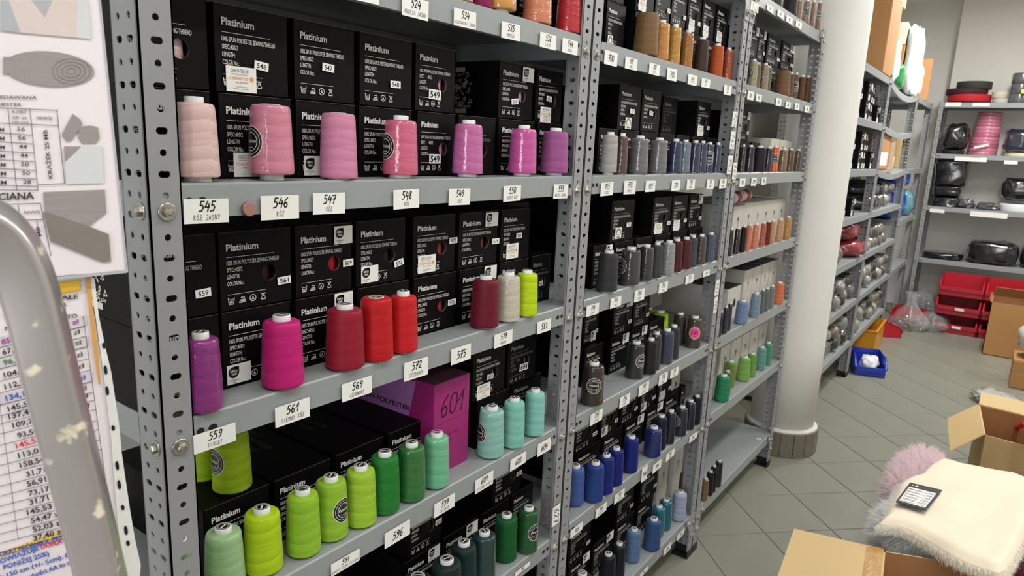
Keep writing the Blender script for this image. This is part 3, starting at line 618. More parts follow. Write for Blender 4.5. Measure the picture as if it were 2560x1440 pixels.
for i in range(6): whitebox(xs3[i], xs3[i + 1], 550, .075, TOP[3], .172 if i else .165, .26, f'grey-white carton with flower print, {ORD[i]} from left behind the salmon cones')
whitebox(1929, 1950, 350, .07, TOP[4], .135, .30, 'long grey-white carton beside the orange cone, third rack')
whitebox(1951, 1968, 350, .08, TOP[4], .135, .28, 'upright white carton with flower, left of two on third rack')
whitebox(1969, 1985, 350, .08, TOP[4], .132, .28, 'upright white carton with flower, right of two on third rack')
whitebox(1822, 1853, 720, .07, TOP[2], .135, .28, 'low white carton with dark lid and oval hand hole', False, True, True)
for i, (a, b) in enumerate([(1861, 1881), (1882, 1901), (1903, 1920), (1922, 1940)]): whitebox(a, b, 700, .075, TOP[2], .185, .28, f'tall white carton with black lid, {ORD[i]} from left behind blue cones', True, True)
for i, (a, b) in enumerate([(1806, 1829), (1831, 1854), (1856, 1874), (1876, 1895), (1897, 1914)]): whitebox(a, b, 850, .09, TOP[1], .175, .27, f'white flower carton, {ORD[i]} from left behind the lime cones')
for i, (a, b) in enumerate([(1648, 1680), (1683, 1704)]): whitebox(a, b, 1180, .12, TOP[0], .21, .24, f'shaded white carton with flower, {ORD[i]} from left behind lavender cone')
for i, (a, b) in enumerate([(1678, 1697), (1699, 1716)]): whitebox(a, b, 980, .10, TOP[1], .20, .24, f'narrow white carton, {ORD[i]} of two behind the dark navy cones')

# ================================================================== THREAD CONES
def cone_meshes(kind):
    zb, zt, top = {'n': (.030, .925, 1.0), 'f': (.022, .985, 1.0), 'u': (.085, .985, 1.0), 'c': (.06, .93, 1.0)}[kind]
    b = MB(); b.lathe([(.50, zb), (.93, zb), (.985, zb + .012), (1.0, zb + .04), (.985, zb + .14), (.95, .45), (.915, .68), (.885, zt - .10), (.865, zt - .05), (.83, zt - .022), (.74, zt - .006), (.5, zt), (.30, zt + .001)], 40, 0, cap=False)
    c = MB(); bo = .60 if kind != 'u' else .52
    if kind in ('n', 'c'): c.lathe([(bo, 0), (bo + .02, .01), (bo - .02, zb + .01), (.2, zb + .02), (.2, zt - .03), (.42, zt - .02), (.42, .985), (.40, .998), (.33, 1.0), (.28, .996), (.20, .985)], 28, 0)
    else: c.lathe([(bo, 0), (bo + .02, .01), (bo - .02, zb + .01), (.2, zb + .02), (.2, zt - .03), (.44, zt - .01), (.44, zt + .004), (.40, zt + .006), (.2, zt + .004)], 28, 0)
    d = MB(); zz = (1.0 if kind in ('n', 'c') else zt + .006) + .0015
    d.add([(.34 * cos(2 * pi * i / 24), .34 * sin(2 * pi * i / 24), zz) for i in range(24)], [tuple(range(24))], 0)
    for r1, r2 in ((.30, .275), (.25, .235)):
        d.add([(r * cos(2 * pi * i / 24), r * sin(2 * pi * i / 24), zz + .0015) for r in (r1, r2) for i in range(24)], [(i, (i + 1) % 24, 24 + (i + 1) % 24, 24 + i) for i in range(24)], 1)
    d.add([(-.20, -.045, zz + .0015), (.20, -.045, zz + .0015), (.20, .045, zz + .0015), (-.20, .045, zz + .0015)], [(0, 1, 2, 3)], 1)
    th = b.mesh('thread', THREAD); tw = th.copy(); tw.name = 'thread'; tw.materials[0] = THREADW
    return th, tw, c.mesh('core', CORE), d.mesh('cap_label', [CAPB, PRINT])
CON = {k: cone_meshes(k) for k in 'nfuc'}
def side_label(parent, ang, r, h, pink=False):
    # round printed label lying on the package surface, built in the cone's unit space
    L = MB(); mats = [mat('label_black', (16, 15, 16), .35, coat=.5), PRINT, mat('label_pink', (226, 60, 150), .4), mat('label_red', (190, 20, 60), .4)]
    def P(x, z, off):
        zz = .50 + z / h; rr = (1.0 - .12 * zz) * 1.012 + off; a = ang + x / r; return (rr * cos(a), rr * sin(a), zz)
    def ring(r1, r2, off, mi):
        n = 28; ks = 3 if r2 == 0 else 1
        for s in range(ks if r2 == 0 else 1):
            ra, rb = (r1 * (1 - s / ks), r1 * (1 - (s + 1) / ks)) if r2 == 0 else (r1, r2)
            vs = [P(q_ * cos(2 * pi * i / n), q_ * sin(2 * pi * i / n), off) for q_ in (ra, max(rb, 1e-4)) for i in range(n)]
            L.add(vs, [(i, (i + 1) % n, n + (i + 1) % n, n + i) for i in range(n)], mi)
    R_ = .0215
    ring(R_, 0, 0, 1 if not pink else 1)
    ring(R_ * .93, 0, .006, 0 if not pink else 2); ring(R_ * .80, R_ * .76, .012, 1); ring(R_ * .60, R_ * .55, .012, 1 if not pink else 3)
    if pink: ring(R_ * .3, 0, .014, 3)
    me, a, b = text_me('Platinium', .02); k = R_ * 1.0 / (b - a)
    if not pink: L.add([P((v.co.x - (a + b) / 2) * k, v.co.y * k * 1.15 - R_ * .06, .016) for v in me.vertices], [tuple(p.vertices) for p in me.polygons], 1)
    for i in range(5): L.add([P(x, z, .016) for x, z in ((-.006 + i * .0026, -.0085), (-.0045 + i * .0026, -.0085), (-.0045 + i * .0026, -.007), (-.006 + i * .0026, -.007))], [(0, 1, 2, 3)], 1)
    L.obj('round_label', mats, parent, label='round black label with white rings' if not pink else 'round pink label with red centre')
CONES = []
def solve_cone(xl, xr, yt, yb, zs):
    Wp = xr - xl; um = (xl + xr) / 2; Lx = abs(um - 899) / (8987 - (yt + yb) / 2) * (yb - yt) * .9
    wp = Wp / 2 if Lx <= .14 * Wp / 2 else (Wp - Lx) / 1.86
    ub = xl + wp if um > 899 else xr - wp
    P = at(ub, yb, 2, zs + .003); d = depth(P); r = wp * d / (FPX * sqrt(1 + ((ub - 1280) / FPX) ** 2))
    hd = Vector((P.x - CAM.x, P.y - CAM.y)); D0 = hd.length; hd.normalize()
    c = Vector((P.x + hd.x * r * .95, P.y + hd.y * r * .95))
    ray = Rm @ Vector(((um - 1280) / FPX, -(yt - 720) / FPX, -1)); hl = math.hypot(ray.x, ray.y)
    Dt = D0 + r * .95 + r * .35; ztop = CAM.z + ray.z * Dt / hl
    return c, r, ztop - zs
def cones(shelf, zs, ymax, items, hmax=.17):
    ymn = .95 if zs > 1.4 else .66
    L = []
    for it in items:
        xl, xr, yt, yb, name, rgb, fl = it[:7]
        c, r, h = solve_cone(xl, xr, yt, yb, zs)
        if yt < -5: h = .128
        L.append([c.x, c.y, r, max(.08, min(hmax, h)), it])
    for a in L:
        ym = a[4][7] if len(a[4]) > 7 else ymax
        for _ in range(3):
            Yn = min(max(a[1], a[2] * ymn), max(ym - a[2] - .001, a[2] * ymn)); k = (Yn - CAM.y) / (a[1] - CAM.y)
            a[0] = CAM.x + (a[0] - CAM.x) * k; a[1] = Yn; a[2] *= k
            if 'hk' not in a[4][6]: a[3] = (CAM.z + (a[3] + zs - CAM.z) * k) - zs
    for _ in range(60):
        for i, a in enumerate(L):
            for b in L[i + 1:]:
                dx, dy = b[0] - a[0], b[1] - a[1]; dd = math.hypot(dx, dy); ov = a[2] + b[2] + .0006 - dd
                if ov > 0:
                    m = ov / 2 / (dd or 1e-6); a[0] -= dx * m; a[1] -= dy * m; b[0] += dx * m; b[1] += dy * m
        for a in L: a[1] = max(min(a[1], (a[4][7] if len(a[4]) > 7 else ymax) - a[2] - .001), a[2] * ymn)
    for i, (x, y, r, h, it) in enumerate(L):
        name, rgb, fl = it[4:7]
        wr = 'w' in fl; kind = 'u' if 'u' in fl else 'f' if 'f' in fl else 'c' if 'c' in fl else 'n'
        t = thing('thread_cone', f"{name} {'film-wrapped ' if wr else ''}thread cone, {ORD[i]} from left, {shelf}", 'thread cone', (x, y, zs), 0, 'thread cones', scale=(r, r, h))
        rot = random.uniform(0, 6.28)
        th, tw, co, cl = CON[kind]
        lum = max(rgb) / 255; kk = .72 + .2 * lum; o = put('thread', tw if wr else th, t, color=tuple(c_ * kk for c_ in rgb)); o.rotation_euler = (0, 0, rot)
        put('core', co, t); o = put('cap_label', cl, t); o.rotation_euler = (0, 0, random.uniform(0, 6.28))
        if 'L' in fl:
            ca = atan2(CAM.y - y, CAM.x - x) + radians({'<': -62, '>': 48, '=': 8}.get(fl[fl.index('L') + 1], 0))
            side_label(t, ca, r, h, 'P' in fl)
cones(s5, TOP[5], .064, [(1104, 1183, -60, 24, 'pale peach', (238, 200, 160), 'w'), (1168, 1232, -60, 28, 'magenta', (150, 20, 90), '', .064), (1209, 1289, -60, 50, 'golden orange', (224, 160, 80), 'uw'), (1303, 1379, -60, 78, 'salmon', (228, 140, 105), 'w'), (1386, 1455, -60, 95, 'coral red', (205, 40, 50), 'w')])
cones(s4, TOP[4], .0635, [(434, 556, 243, 477, 'pale blush', (240, 205, 200), 'c'), (622, 740, 260, 474, 'baby pink', (228, 140, 165), 'uwL<'), (798, 896, 281, 467, 'soft orchid pink', (226, 145, 180), 'f'), (955, 1046, 289, 464, 'rose pink', (224, 105, 140), 'cwL<'),
    (1128, 1207, 300, 461, 'pink orchid', (212, 110, 175), 'cw'), (1268, 1341, 313, 456, 'hot orchid', (216, 90, 170), 'cw'), (1347, 1420, 320, 456, 'dusky mauve', (178, 95, 160), 'c')])
cones(s3, TOP[3], .0635, [(456, 564, 824, 1045, 'violet', (156, 42, 140), 'w'), (653, 764, 782, 983, 'hot magenta', (212, 25, 125), ''), (812, 914, 755, 938, 'crimson', (165, 18, 48), ''), (895, 985, 737, 912, 'bright red', (208, 20, 28), 'f'), (968, 1045, 724, 889, 'scarlet', (216, 26, 34), ''),
    (1173, 1247, 685, 828, 'burgundy', (125, 12, 42), ''), (1234, 1300, 677, 816, 'ivory', (218, 210, 190), 'w'), (1283, 1344, 672, 802, 'neon yellow', (204, 232, 10), '')])
cones(s2, TOP[2], .084, [(398, 510, 1335, 1500, 'hidden pale green', (170, 210, 150), ''), (512, 618, 1306, 1478, 'pale sage green', (172, 212, 156), ''), (608, 712, 1258, 1443, 'vivid lime', (190, 224, 20), ''), (714, 805, 1213, 1397, 'leaf lime', (160, 210, 50), ''), (784, 873, 1181, 1356, 'lime green', (160, 208, 54), 'L>'),
    (860, 943, 1155, 1322, 'yellow lime', (172, 214, 56), ''), (921, 1001, 1121, 1289, 'grass green', (36, 140, 52), ''), (988, 1065, 1098, 1257, 'deep grass green', (48, 130, 54), 'w'), (1053, 1124, 1074, 1224, 'mint green', (120, 204, 160), 'w'),
    (1190, 1260, 1009, 1148, 'pale aqua', (150, 208, 196), 'wL<'), (1251, 1312, 989, 1122, 'light aqua', (142, 212, 196), ''), (1305, 1362, 967, 1092, 'sea-foam aqua', (146, 214, 200), '')])
t_ = TOP[2] + .114
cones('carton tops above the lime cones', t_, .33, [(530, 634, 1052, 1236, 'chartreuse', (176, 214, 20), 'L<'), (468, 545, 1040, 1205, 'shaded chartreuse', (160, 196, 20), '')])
cones(s1, TOP[1], .084, [(1000, 1086, 1428, 1570, 'bottle green', (14, 44, 34), ''), (1070, 1154, 1387, 1540, 'dark spruce', (22, 50, 48), ''), (1120, 1192, 1345, 1490, 'dark teal', (22, 54, 52), ''), (1172, 1239, 1320, 1460, 'petrol green', (30, 70, 70), 'w'), (1230, 1293, 1277, 1408, 'emerald green', (14, 104, 42), ''), (1288, 1346, 1260, 1386, 'dark emerald', (14, 98, 40), 'wL>')])
cones(m5, TOP[5], .059, [(1579, 1647, 34, 152, 'bronze brown', (140, 104, 62), 'f'), (1624, 1675, 52, 156, 'tan orange', (210, 140, 60), 'w'), (1662, 1704, 62, 165, 'mustard gold', (206, 150, 52), 'w'), (1697, 1735, 76, 174, 'ochre', (184, 122, 50), 'w'), (1730, 1773, 94, 188, 'chocolate', (78, 48, 34), ''), (1768, 1810, 110, 201, 'rust orange', (196, 84, 28), ''), (1802, 1834, 120, 204, 'burnt orange', (186, 86, 44), 'w')])
cones(m4, TOP[4], .059, [(1497, 1545, 330, 445, 'light stone grey', (190, 186, 180), 'c'), (1533, 1571, 333, 442, 'taupe brown', (104, 74, 68), 'w'), (1568, 1622, 339, 444, 'smoky grey', (132, 126, 132), 'w'), (1618, 1669, 344, 444, 'mauve grey', (134, 130, 136), 'w'), (1664, 1706, 347, 444, 'navy', (46, 56, 96), 'w'),
    (1690, 1728, 349, 443, 'blue-grey', (120, 136, 150), 'w'), (1716, 1752, 351, 443, 'slate navy', (50, 58, 92), 'w'), (1736, 1769, 352, 441, 'dull navy', (54, 68, 100), 'w'), (1754, 1786, 355, 441, 'ink navy', (52, 64, 98), 'wL='), (1777, 1805, 356, 440, 'deep slate blue', (54, 70, 104), 'w')])
cones('cartons above the navy cones', TOP[4] + .114, .5, [(1666, 1709, 258, 347, 'midnight blue', (34, 36, 76), 'wL>'), (1692, 1729, 262, 345, 'dark midnight', (36, 38, 74), 'w'), (1771, 1797, 279, 354, 'black-purple', (38, 18, 44), 'w')])
cones(m3, TOP[3], .059, [(1488, 1546, 623, 734, 'charcoal', (62, 62, 66), ''), (1544, 1602, 615, 719, 'graphite', (66, 64, 66), 'wL<'), (1591, 1635, 609, 709, 'dark graphite', (60, 60, 62), 'w'), (1620, 1658, 604, 703, 'iron grey', (76, 78, 78), ''), (1647, 1689, 599, 693, 'silver grey', (160, 162, 162), 'w'),
    (1669, 1708, 595, 687, 'maroon', (92, 36, 34), ''), (1693, 1730, 591, 682, 'brick maroon', (96, 36, 32), ''), (1713, 1745, 587, 676, 'slate grey', (80, 88, 96), ''), (1732, 1767, 584, 671, 'umber grey', (82, 70, 64), 'w'), (1757, 1789, 580, 663, 'dusty blue', (92, 104, 126), '')])
cones(m2, TOP[2], .30, [(1448, 1511, 900, 1015, 'blackish brown', (62, 44, 36), 'wL=', .10), (1560, 1612, 849, 947, 'black', (44, 42, 44), 'wL>', .10), (1603, 1644, 842, 938, 'near-black', (38, 34, 38), '', .10), (1640, 1686, 818, 910, 'indigo grey', (58, 64, 92), 'w', .12), (1619, 1655, 827, 925, 'plum black', (50, 46, 54), 'w', .2), (1660, 1701, 809, 898, 'gunmetal', (60, 64, 70), '', .16),
    (1676, 1717, 779, 862, 'olive black', (56, 50, 36), 'w', .29), (1710, 1756, 787, 870, 'dark olive', (74, 62, 44), 'wPL=', .25)])
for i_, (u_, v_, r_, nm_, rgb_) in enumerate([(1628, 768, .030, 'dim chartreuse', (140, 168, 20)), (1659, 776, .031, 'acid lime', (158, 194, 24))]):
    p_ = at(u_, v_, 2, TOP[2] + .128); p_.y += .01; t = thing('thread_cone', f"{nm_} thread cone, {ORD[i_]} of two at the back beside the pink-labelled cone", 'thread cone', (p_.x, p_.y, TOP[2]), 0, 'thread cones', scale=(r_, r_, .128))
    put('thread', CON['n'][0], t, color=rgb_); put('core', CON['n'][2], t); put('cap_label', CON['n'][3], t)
cones(m1, TOP[1], .084, [(1405, 1462, 1156, 1267, 'cornflower blue', (76, 104, 176), ''), (1456, 1511, 1148, 1258, 'cobalt blue', (36, 72, 148), ''), (1486, 1536, 1130, 1238, 'royal blue', (14, 38, 130), ''), (1512, 1560, 1113, 1216, 'ultramarine', (12, 34, 132), ''), (1550, 1598, 1084, 1183, 'bright ultramarine', (12, 34, 130), ''),
    (1605, 1655, 1061, 1155, 'glossy royal blue', (14, 36, 116), 'w'), (1629, 1669, 1033, 1125, 'dark navy', (24, 30, 66), ''), (1656, 1691, 1021, 1111, 'blackish navy', (24, 30, 56), 'w'), (1682, 1720, 1011, 1100, 'smoky navy', (38, 44, 70), 'wL<'), (1704, 1740, 996, 1082, 'deep navy', (28, 34, 58), 'w'), (1722, 1755, 984, 1067, 'midnight navy', (24, 28, 44), '')])
cones(m0, TOP[0], .098, [(1420, 1480, 1424, 1540, 'jet black', (20, 20, 26), ''), (1492, 1540, 1376, 1475, 'blue-black', (22, 24, 40), ''), (1523, 1565, 1351, 1447, 'soft black', (24, 28, 42), ''), (1558, 1603, 1315, 1408, 'light steel blue', (104, 134, 176), ''), (1605, 1654, 1289, 1379, 'denim blue', (62, 92, 146), ''),
    (1622, 1664, 1258, 1343, 'turquoise', (40, 128, 150), 'w'), (1640, 1682, 1242, 1326, 'deep turquoise', (36, 116, 136), 'w'), (1674, 1718, 1222, 1304, 'pale lavender', (176, 184, 212), '')])
cones('ledge behind lavender cone', TOP[0], .40, [(1682, 1708, 1187, 1223, 'shaded brown', (92, 60, 46), '')])
cones('third rack top shelf', TOP[6], .3, [(1914, 1937, -20, 10, 'dark teal blue', (20, 60, 80), '', .1), (1926, 1955, -10, 18, 'olive green', (70, 84, 48), '', .12), (1953, 1994, -12, 37, 'matte black', (32, 30, 32), '', .1), (1984, 2008, -2, 50, 'plain tan', (150, 122, 96), 'w', .1), (2002, 2028, 0, 61, 'labelled tan', (152, 124, 98), 'wL=', .1), (2022, 2041, 1, 66, 'narrow tan', (150, 122, 94), 'w', .1), (2036, 2057, 3, 73, 'end tan', (146, 116, 88), 'wL=', .1)], .125)
cones(t5, TOP[5], .069, [(1865, 1896, 148, 224, 'pale olive cream', (176, 172, 136), 'wL<'), (1882, 1904, 156, 227, 'light brown', (140, 110, 80), 'w'), (1895, 1924, 158, 232, 'sand tan', (172, 148, 118), 'wL<'), (1911, 1931, 165, 233, 'olive grey', (120, 122, 98), 'w'), (1931, 1977, 176, 246, 'milk brown', (134, 96, 72), 'f'),
    (1962, 1987, 181, 247, 'cocoa', (130, 94, 70), ''), (1974, 1999, 182, 250, 'labelled cocoa', (112, 82, 62), 'wL='), (1988, 2015, 188, 255, 'caramel brown', (110, 76, 46), ''), (2003, 2029, 189, 257, 'dark caramel', (106, 72, 40), '')])
cones(t4, TOP[4], .069, [(1844, 1866, 361, 438, 'bottle olive', (60, 62, 50), 'w'), (1858, 1887, 362, 438, 'dark violet', (48, 28, 56), 'w'), (1875, 1916, 364, 436, 'aubergine', (42, 22, 50), ''), (1905, 1932, 366, 435, 'black violet', (40, 26, 50), 'w'), (1922, 1949, 363, 431, 'neon orange', (238, 96, 30), 'wL='), (1941, 1970, 370, 434, 'golden tan', (150, 118, 82), 'w'), (1961, 1987, 371, 434, 'walnut', (106, 78, 52), 'w'), (1980, 2005, 372, 432, 'dark walnut', (90, 62, 36), 'w')])
t3, t2, t1, t0 = 'third rack shelf of flower cartons', 'third rack blue cone shelf', 'third rack lime cone shelf', 'third rack lowest shelf'
cones(t3, TOP[3], .074, [(1814, 1835, 568, 644, 'dull black', (32, 30, 34), 'w'), (1830, 1852, 566, 640, 'brown-black', (50, 38, 40), 'w'), (1845, 1867, 562, 636, 'true black', (22, 18, 20), ''), (1859, 1881, 558, 633, 'shell pink', (222, 134, 104), ''), (1875, 1899, 556, 626, 'salmon', (226, 130, 98), 'w'), (1895, 1917, 553, 620, 'dark salmon', (190, 96, 74), 'w'),
    (1907, 1929, 550, 618, 'brick red', (128, 42, 34), ''), (1918, 1940, 548, 612, 'apricot', (208, 150, 100), 'w'), (1936, 1961, 544, 607, 'peach beige', (206, 156, 116), 'w'), (1955, 1980, 539, 601, 'amber gold', (198, 140, 64), 'w')])
cones(t2, TOP[2], .069, [(1792, 1808, 775, 848, 'blackened navy', (36, 40, 60), 'w'), (1802, 1823, 762, 836, 'greyish navy', (44, 50, 70), 'w'), (1812, 1832, 753, 828, 'navy', (34, 42, 70), 'w'), (1833, 1872, 747, 818, 'powder blue', (124, 150, 188), ''), (1870, 1903, 728, 795, 'sky grey-blue', (128, 156, 178), 'w'), (1893, 1915, 720, 785, 'mid grey', (110, 114, 112), 'w'), (1904, 1925, 717, 779, 'green-grey', (112, 118, 114), 'w'), (1917, 1939, 711, 774, 'ash grey', (134, 140, 140), 'w'), (1930, 1962, 702, 762, 'coral orange', (226, 126, 86), '')])
cones(t1, TOP[1], .089, [(1783, 1826, 932, 1005, 'jade green', (40, 150, 104), ''), (1800, 1830, 923, 990, 'muted tan', (116, 104, 74), 'w'), (1806, 1841, 898, 966, 'moss lime', (122, 160, 70), ''), (1838, 1877, 887, 953, 'bright lime', (136, 190, 88), ''), (1862, 1893, 879, 942, 'spring green', (122, 172, 84), ''), (1886, 1917, 863, 925, 'glossy aqua', (106, 168, 160), 'w'), (1902, 1932, 852, 912, 'mint jade', (64, 160, 116), 'w')])
cones(t0, TOP[0], .3, [(1748, 1773, 1191, 1264, 'bronze tan', (136, 108, 68), 'w', .07), (1759, 1786, 1173, 1250, 'dark brown-black', (34, 28, 24), '', .08), (1769, 1794, 1159, 1236, 'black', (30, 26, 24), '', .1), (1780, 1808, 1146, 1220, 'olive brown-black', (44, 38, 30), 'w', .1)])
# spools lying on the flower cartons
for i, (px, py, col, nm) in enumerate([(1862, 490, (176, 58, 26), 'orange-red thread spool lying on its side above the flower cartons'), (1838, 505, (150, 42, 22), 'rust thread spool lying behind the post above the flower cartons')]):
    z = TOP[3] + .175; p = at(px, py, 1, .11 - i * .03)
    t = thing('thread_spool', nm, 'spool', (p.x - .05, .11 - i * .03, z + .024))
    t.rotation_euler = (0, pi / 2, .1)
    o = MB().lathe([(.01, .012), (.022, .012), (.023, .02), (.023, .085), (.022, .093), (.01, .093)], 28).mesh('thread', THREAD); put('thread', o, t, color=col)
    MB().lathe([(.011, 0), (.0235, .001), (.0235, .010), (.011, .012), (.011, .093), (.0235, .095), (.0235, .104), (.011, .105)], 24).obj('bobbin', CORE, t)

# ================================================================== SHELF NUMBER CARDS
CN = {}
def card(num, sub, xl, xr, yt, yb, shelf, vert=False, Y=-.0012, th=.010):
    uc = (xl + xr) / 2; vc = (yt + yb) / 2; m = (419 - vc) / (2571 - uc); sl = abs(m) * (xr - xl) / 2
    p0 = at(xl, vc - m * (xr - xl) / 2, 1, Y); p1 = at(xr, vc + m * (xr - xl) / 2, 1, Y); a = at(uc, yt + sl, 1, Y).z; b = at(uc, yb - sl, 1, Y).z
    wd = abs(p1.x - p0.x); ht = a - b
    CN[shelf] = CN.get(shelf, -1) + 1
    t = thing('number_card', f"white card {num}, {ORD[CN[shelf]]} {'' if vert else 'from left '}on {shelf}", 'label', ((p0.x + p1.x) / 2, Y, b), 0, 'handwritten number cards')
    t.rotation_euler = (0, random.uniform(-.02, .02), 0)
    MB().box(-wd / 2, -.0003, 0, wd / 2, .0003, ht).obj('card', PAPER, t)
    mb = MB()
    if vert:
        for ch_i, ch in enumerate(num): pass
        s = MB(); hand(s, num, 0, 0, wd * .62, .0016)
        c0 = ht / 2; me = s.mesh('digits', INK); o = put('digits', me, t, (-wd * .28, -.0006, c0)); o.rotation_euler = (0, pi / 2, 0)
    else:
        dh = min(ht * (.40 if sub else .46), wd * .40); hand(mb, num, 0, ht * (.50 if sub else .28), dh, max(.0011, dh * .135)); mb.obj('digits', INK, t, (0, -.0006, 0))
        if sub:
            m2_ = MB(); sh = min(ht * .20, wd * .95 / (len(sub) * .66)); hand(m2_, sub, 0, ht * .14, sh, max(.0004, sh * .10), adv=.66, slant=.05); m2_.obj('pen_note', THIN, t, (0, -.0006, 0))
L5 = s5; 
for a in [('524', 'MORELA JASNA', 1005, 1071, -14, 54), ('534', 'BRZOSKWINIA JASNA', 1135, 1190, 18, 76), ('535', 'MORELA', 1254, 1300, 52, 105), ('538', 'ŁOSOŚ', 1350, 1390, 79, 127), ('544', 'KORAL', 1406, 1444, 94, 140)]: card(*a, 'the lip above 550')
card('523', '', 890, 948, -40, 14, 'the lip, cut by the frame top')
for a in [('545', 'RÓŻ JASNY', 459, 571, 494, 561), ('546', 'RÓŻ', 652, 747, 486, 551), ('547', 'RÓŻ', 782, 862, 480, 537), ('548', 'RÓŻ', 984, 1048, 472, 523), ('549', 'RÓŻ', 1122, 1175, 470, 514), ('550', 'JASNY RÓŻ', 1259, 1302, 463, 504), ('555', 'WRZOS JASNY', 1384, 1419, 460, 497)]: card(*a, 'near rack lip under the pink cones')
for a in [('559', 'FIOLET', 484, 589, 1055, 1137), ('561', 'CIEMNY RÓŻ', 688, 774, 992, 1070), ('569', 'CZERWONY', 855, 929, 938, 1006), ('572', 'CZERWONY', 1010, 1070, 890, 955), ('575', '', 1128, 1177, 858, 913), ('579', 'BORDO', 1236, 1281, 823, 871), ('583', '', 1343, 1377, 795, 836)]: card(*a, 'near rack lip under the red cones')
for a in [('591', 'BARDZO JASNY ZIELONY', 828, 899, 1371, 1442), ('596', '', 962, 1025, 1298, 1372), ('599', 'SELEDYN', 1086, 1137, 1232, 1295), ('601', 'ZIELONO BIAŁY', 1188, 1233, 1176, 1235), ('603', '', 1276, 1315, 1128, 1178), ('604', '', 1344, 1377, 1093, 1142)]: card(*a, 'near rack lip under the green cones')
card('628', 'ZIELEŃ', 1288, 1325, 1403, 1442, 'near rack lowest visible lip')
for a in [('700', '', 1511, 1543, 124, 168), ('707', 'CAMEL', 1563, 1593, 141, 178), ('708', 'ZŁOTY', 1623, 1649, 156, 191), ('710', '', 1668, 1692, 168, 205), ('713', '', 1720, 1742, 184, 216), ('717', 'RUDY', 1754, 1775, 194, 222), ('721', 'RUDY', 1810, 1828, 211, 240)]: card(*a, 'middle rack lip under orange cones')
for a in [('725', 'SZARY', 1502, 1533, 455, 490), ('726', 'POPIEL', 1560, 1589, 451, 486), ('727', '', 1614, 1638, 451, 480), ('728', '', 1679, 1700, 450, 477), ('730', 'GRANAT', 1717, 1737, 448, 474), ('735', 'GRANAT', 1767, 1785, 448, 472), ('743', 'GRANAT', 1799, 1816, 447, 471)]: card(*a, 'middle rack lip under navy cones')
for a in [('744', 'SZARY', 1466, 1497, 756, 793), ('745', 'SZARY', 1526, 1553, 739, 772), ('746', 'SZARY', 1586, 1611, 720, 756), ('750', 'SZARY', 1647, 1669, 703, 734), ('752', 'SZARY', 1714, 1734, 684, 711), ('754', '', 1758, 1774, 673, 693)]: card(*a, 'middle rack lip under grey cones')
for a in [('755', 'CZARNY', 1476, 1506, 1021, 1065), ('756', 'SZARY', 1549, 1574, 982, 1022), ('757', 'CZARNY', 1597, 1622, 952, 992), ('758', 'GRANAT', 1647, 1668, 929, 965), ('759', 'SZARY', 1676, 1696, 916, 947)]: card(*a, 'middle rack lip under black cones')
for a in [('785', '', 1426, 1456, 1304, 1347), ('788', 'NIEBIESKI', 1489, 1516, 1255, 1297), ('792', 'CHABER', 1536, 1561, 1220, 1261), ('794', '', 1604, 1618, 1162, 1206), ('795', '', 1632, 1653, 1148, 1184), ('802', 'GRANAT', 1665, 1686, 1121, 1154), ('803', '', 1723, 1743, 1078, 1108)]: card(*a, 'middle rack lip under blue cones')
for a in [('810', '', 1599, 1620, 1415, 1447), ('816', '', 1659, 1678, 1355, 1390), ('819', '', 1693, 1711, 1320, 1352)]: card(*a, 'middle rack bottom lip')
for a in [('841', '', 1918, 1933, 9, 35), ('847', '', 1944, 1959, 22, 49), ('849', '', 1966, 1981, 36, 63), ('850', '', 1990, 2004, 49, 75)]: card(*a, 'third rack topmost lip')
for a in [('869', '', 1869, 1884, 226, 252), ('870', '', 1890, 1904, 234, 256), ('875', '', 1940, 1953, 244, 267), ('880', '', 1964, 1976, 253, 273), ('884', '', 1987, 1998, 257, 276), ('888', '', 2012, 2023, 263, 283)]: card(*a, 'third rack lip under brown cones')
for a in [('898', '', 1849, 1863, 446, 467), ('899', '', 1878, 1891, 444, 465), ('903', '', 1904, 1915, 443, 462)]: card(*a, 'third rack lip under dark violet cones')
for num, xl, xr, yt, yb, sh in [('627', 1381, 1400, 1258, 1318, 'near rack right upright'), ('724', 1831, 1842, 278, 319, 'middle rack upright, highest'), ('742', 1826, 1837, 328, 373, 'middle rack upright, second down'), ('743', 1819, 1830, 389, 435, 'middle rack upright, third down'), ('867', 1832, 1842, 406, 448, 'third rack left upright'),
    ('827', 1877, 1896, 0, 35, 'third rack left upright at frame top'), ('762', 1788, 1798, 699, 739, 'third rack upright beside grey cones'), ('763', 1785, 1793, 742, 783, 'third rack upright, below 762')]:
    card(num, '', xl, xr, yt, yb, sh, vert=True, Y=-.0035)
# copper-coloured magnet between cards 545 and 546
p = at(624, 523, 1, -.004); t = thing('round_magnet', 'copper-coloured round magnet between cards 545 and 546', 'magnet', (p.x, 0, p.z))
MB().lathe([(.0095, 0), (.0095, .004), (.0088, .005)], 28, 0, Matrix.Rotation(pi / 2, 4, 'X')).obj('magnet', mat('copper_magnet', (176, 134, 122), .45, metal=.6, var=.1, scale=60), t)
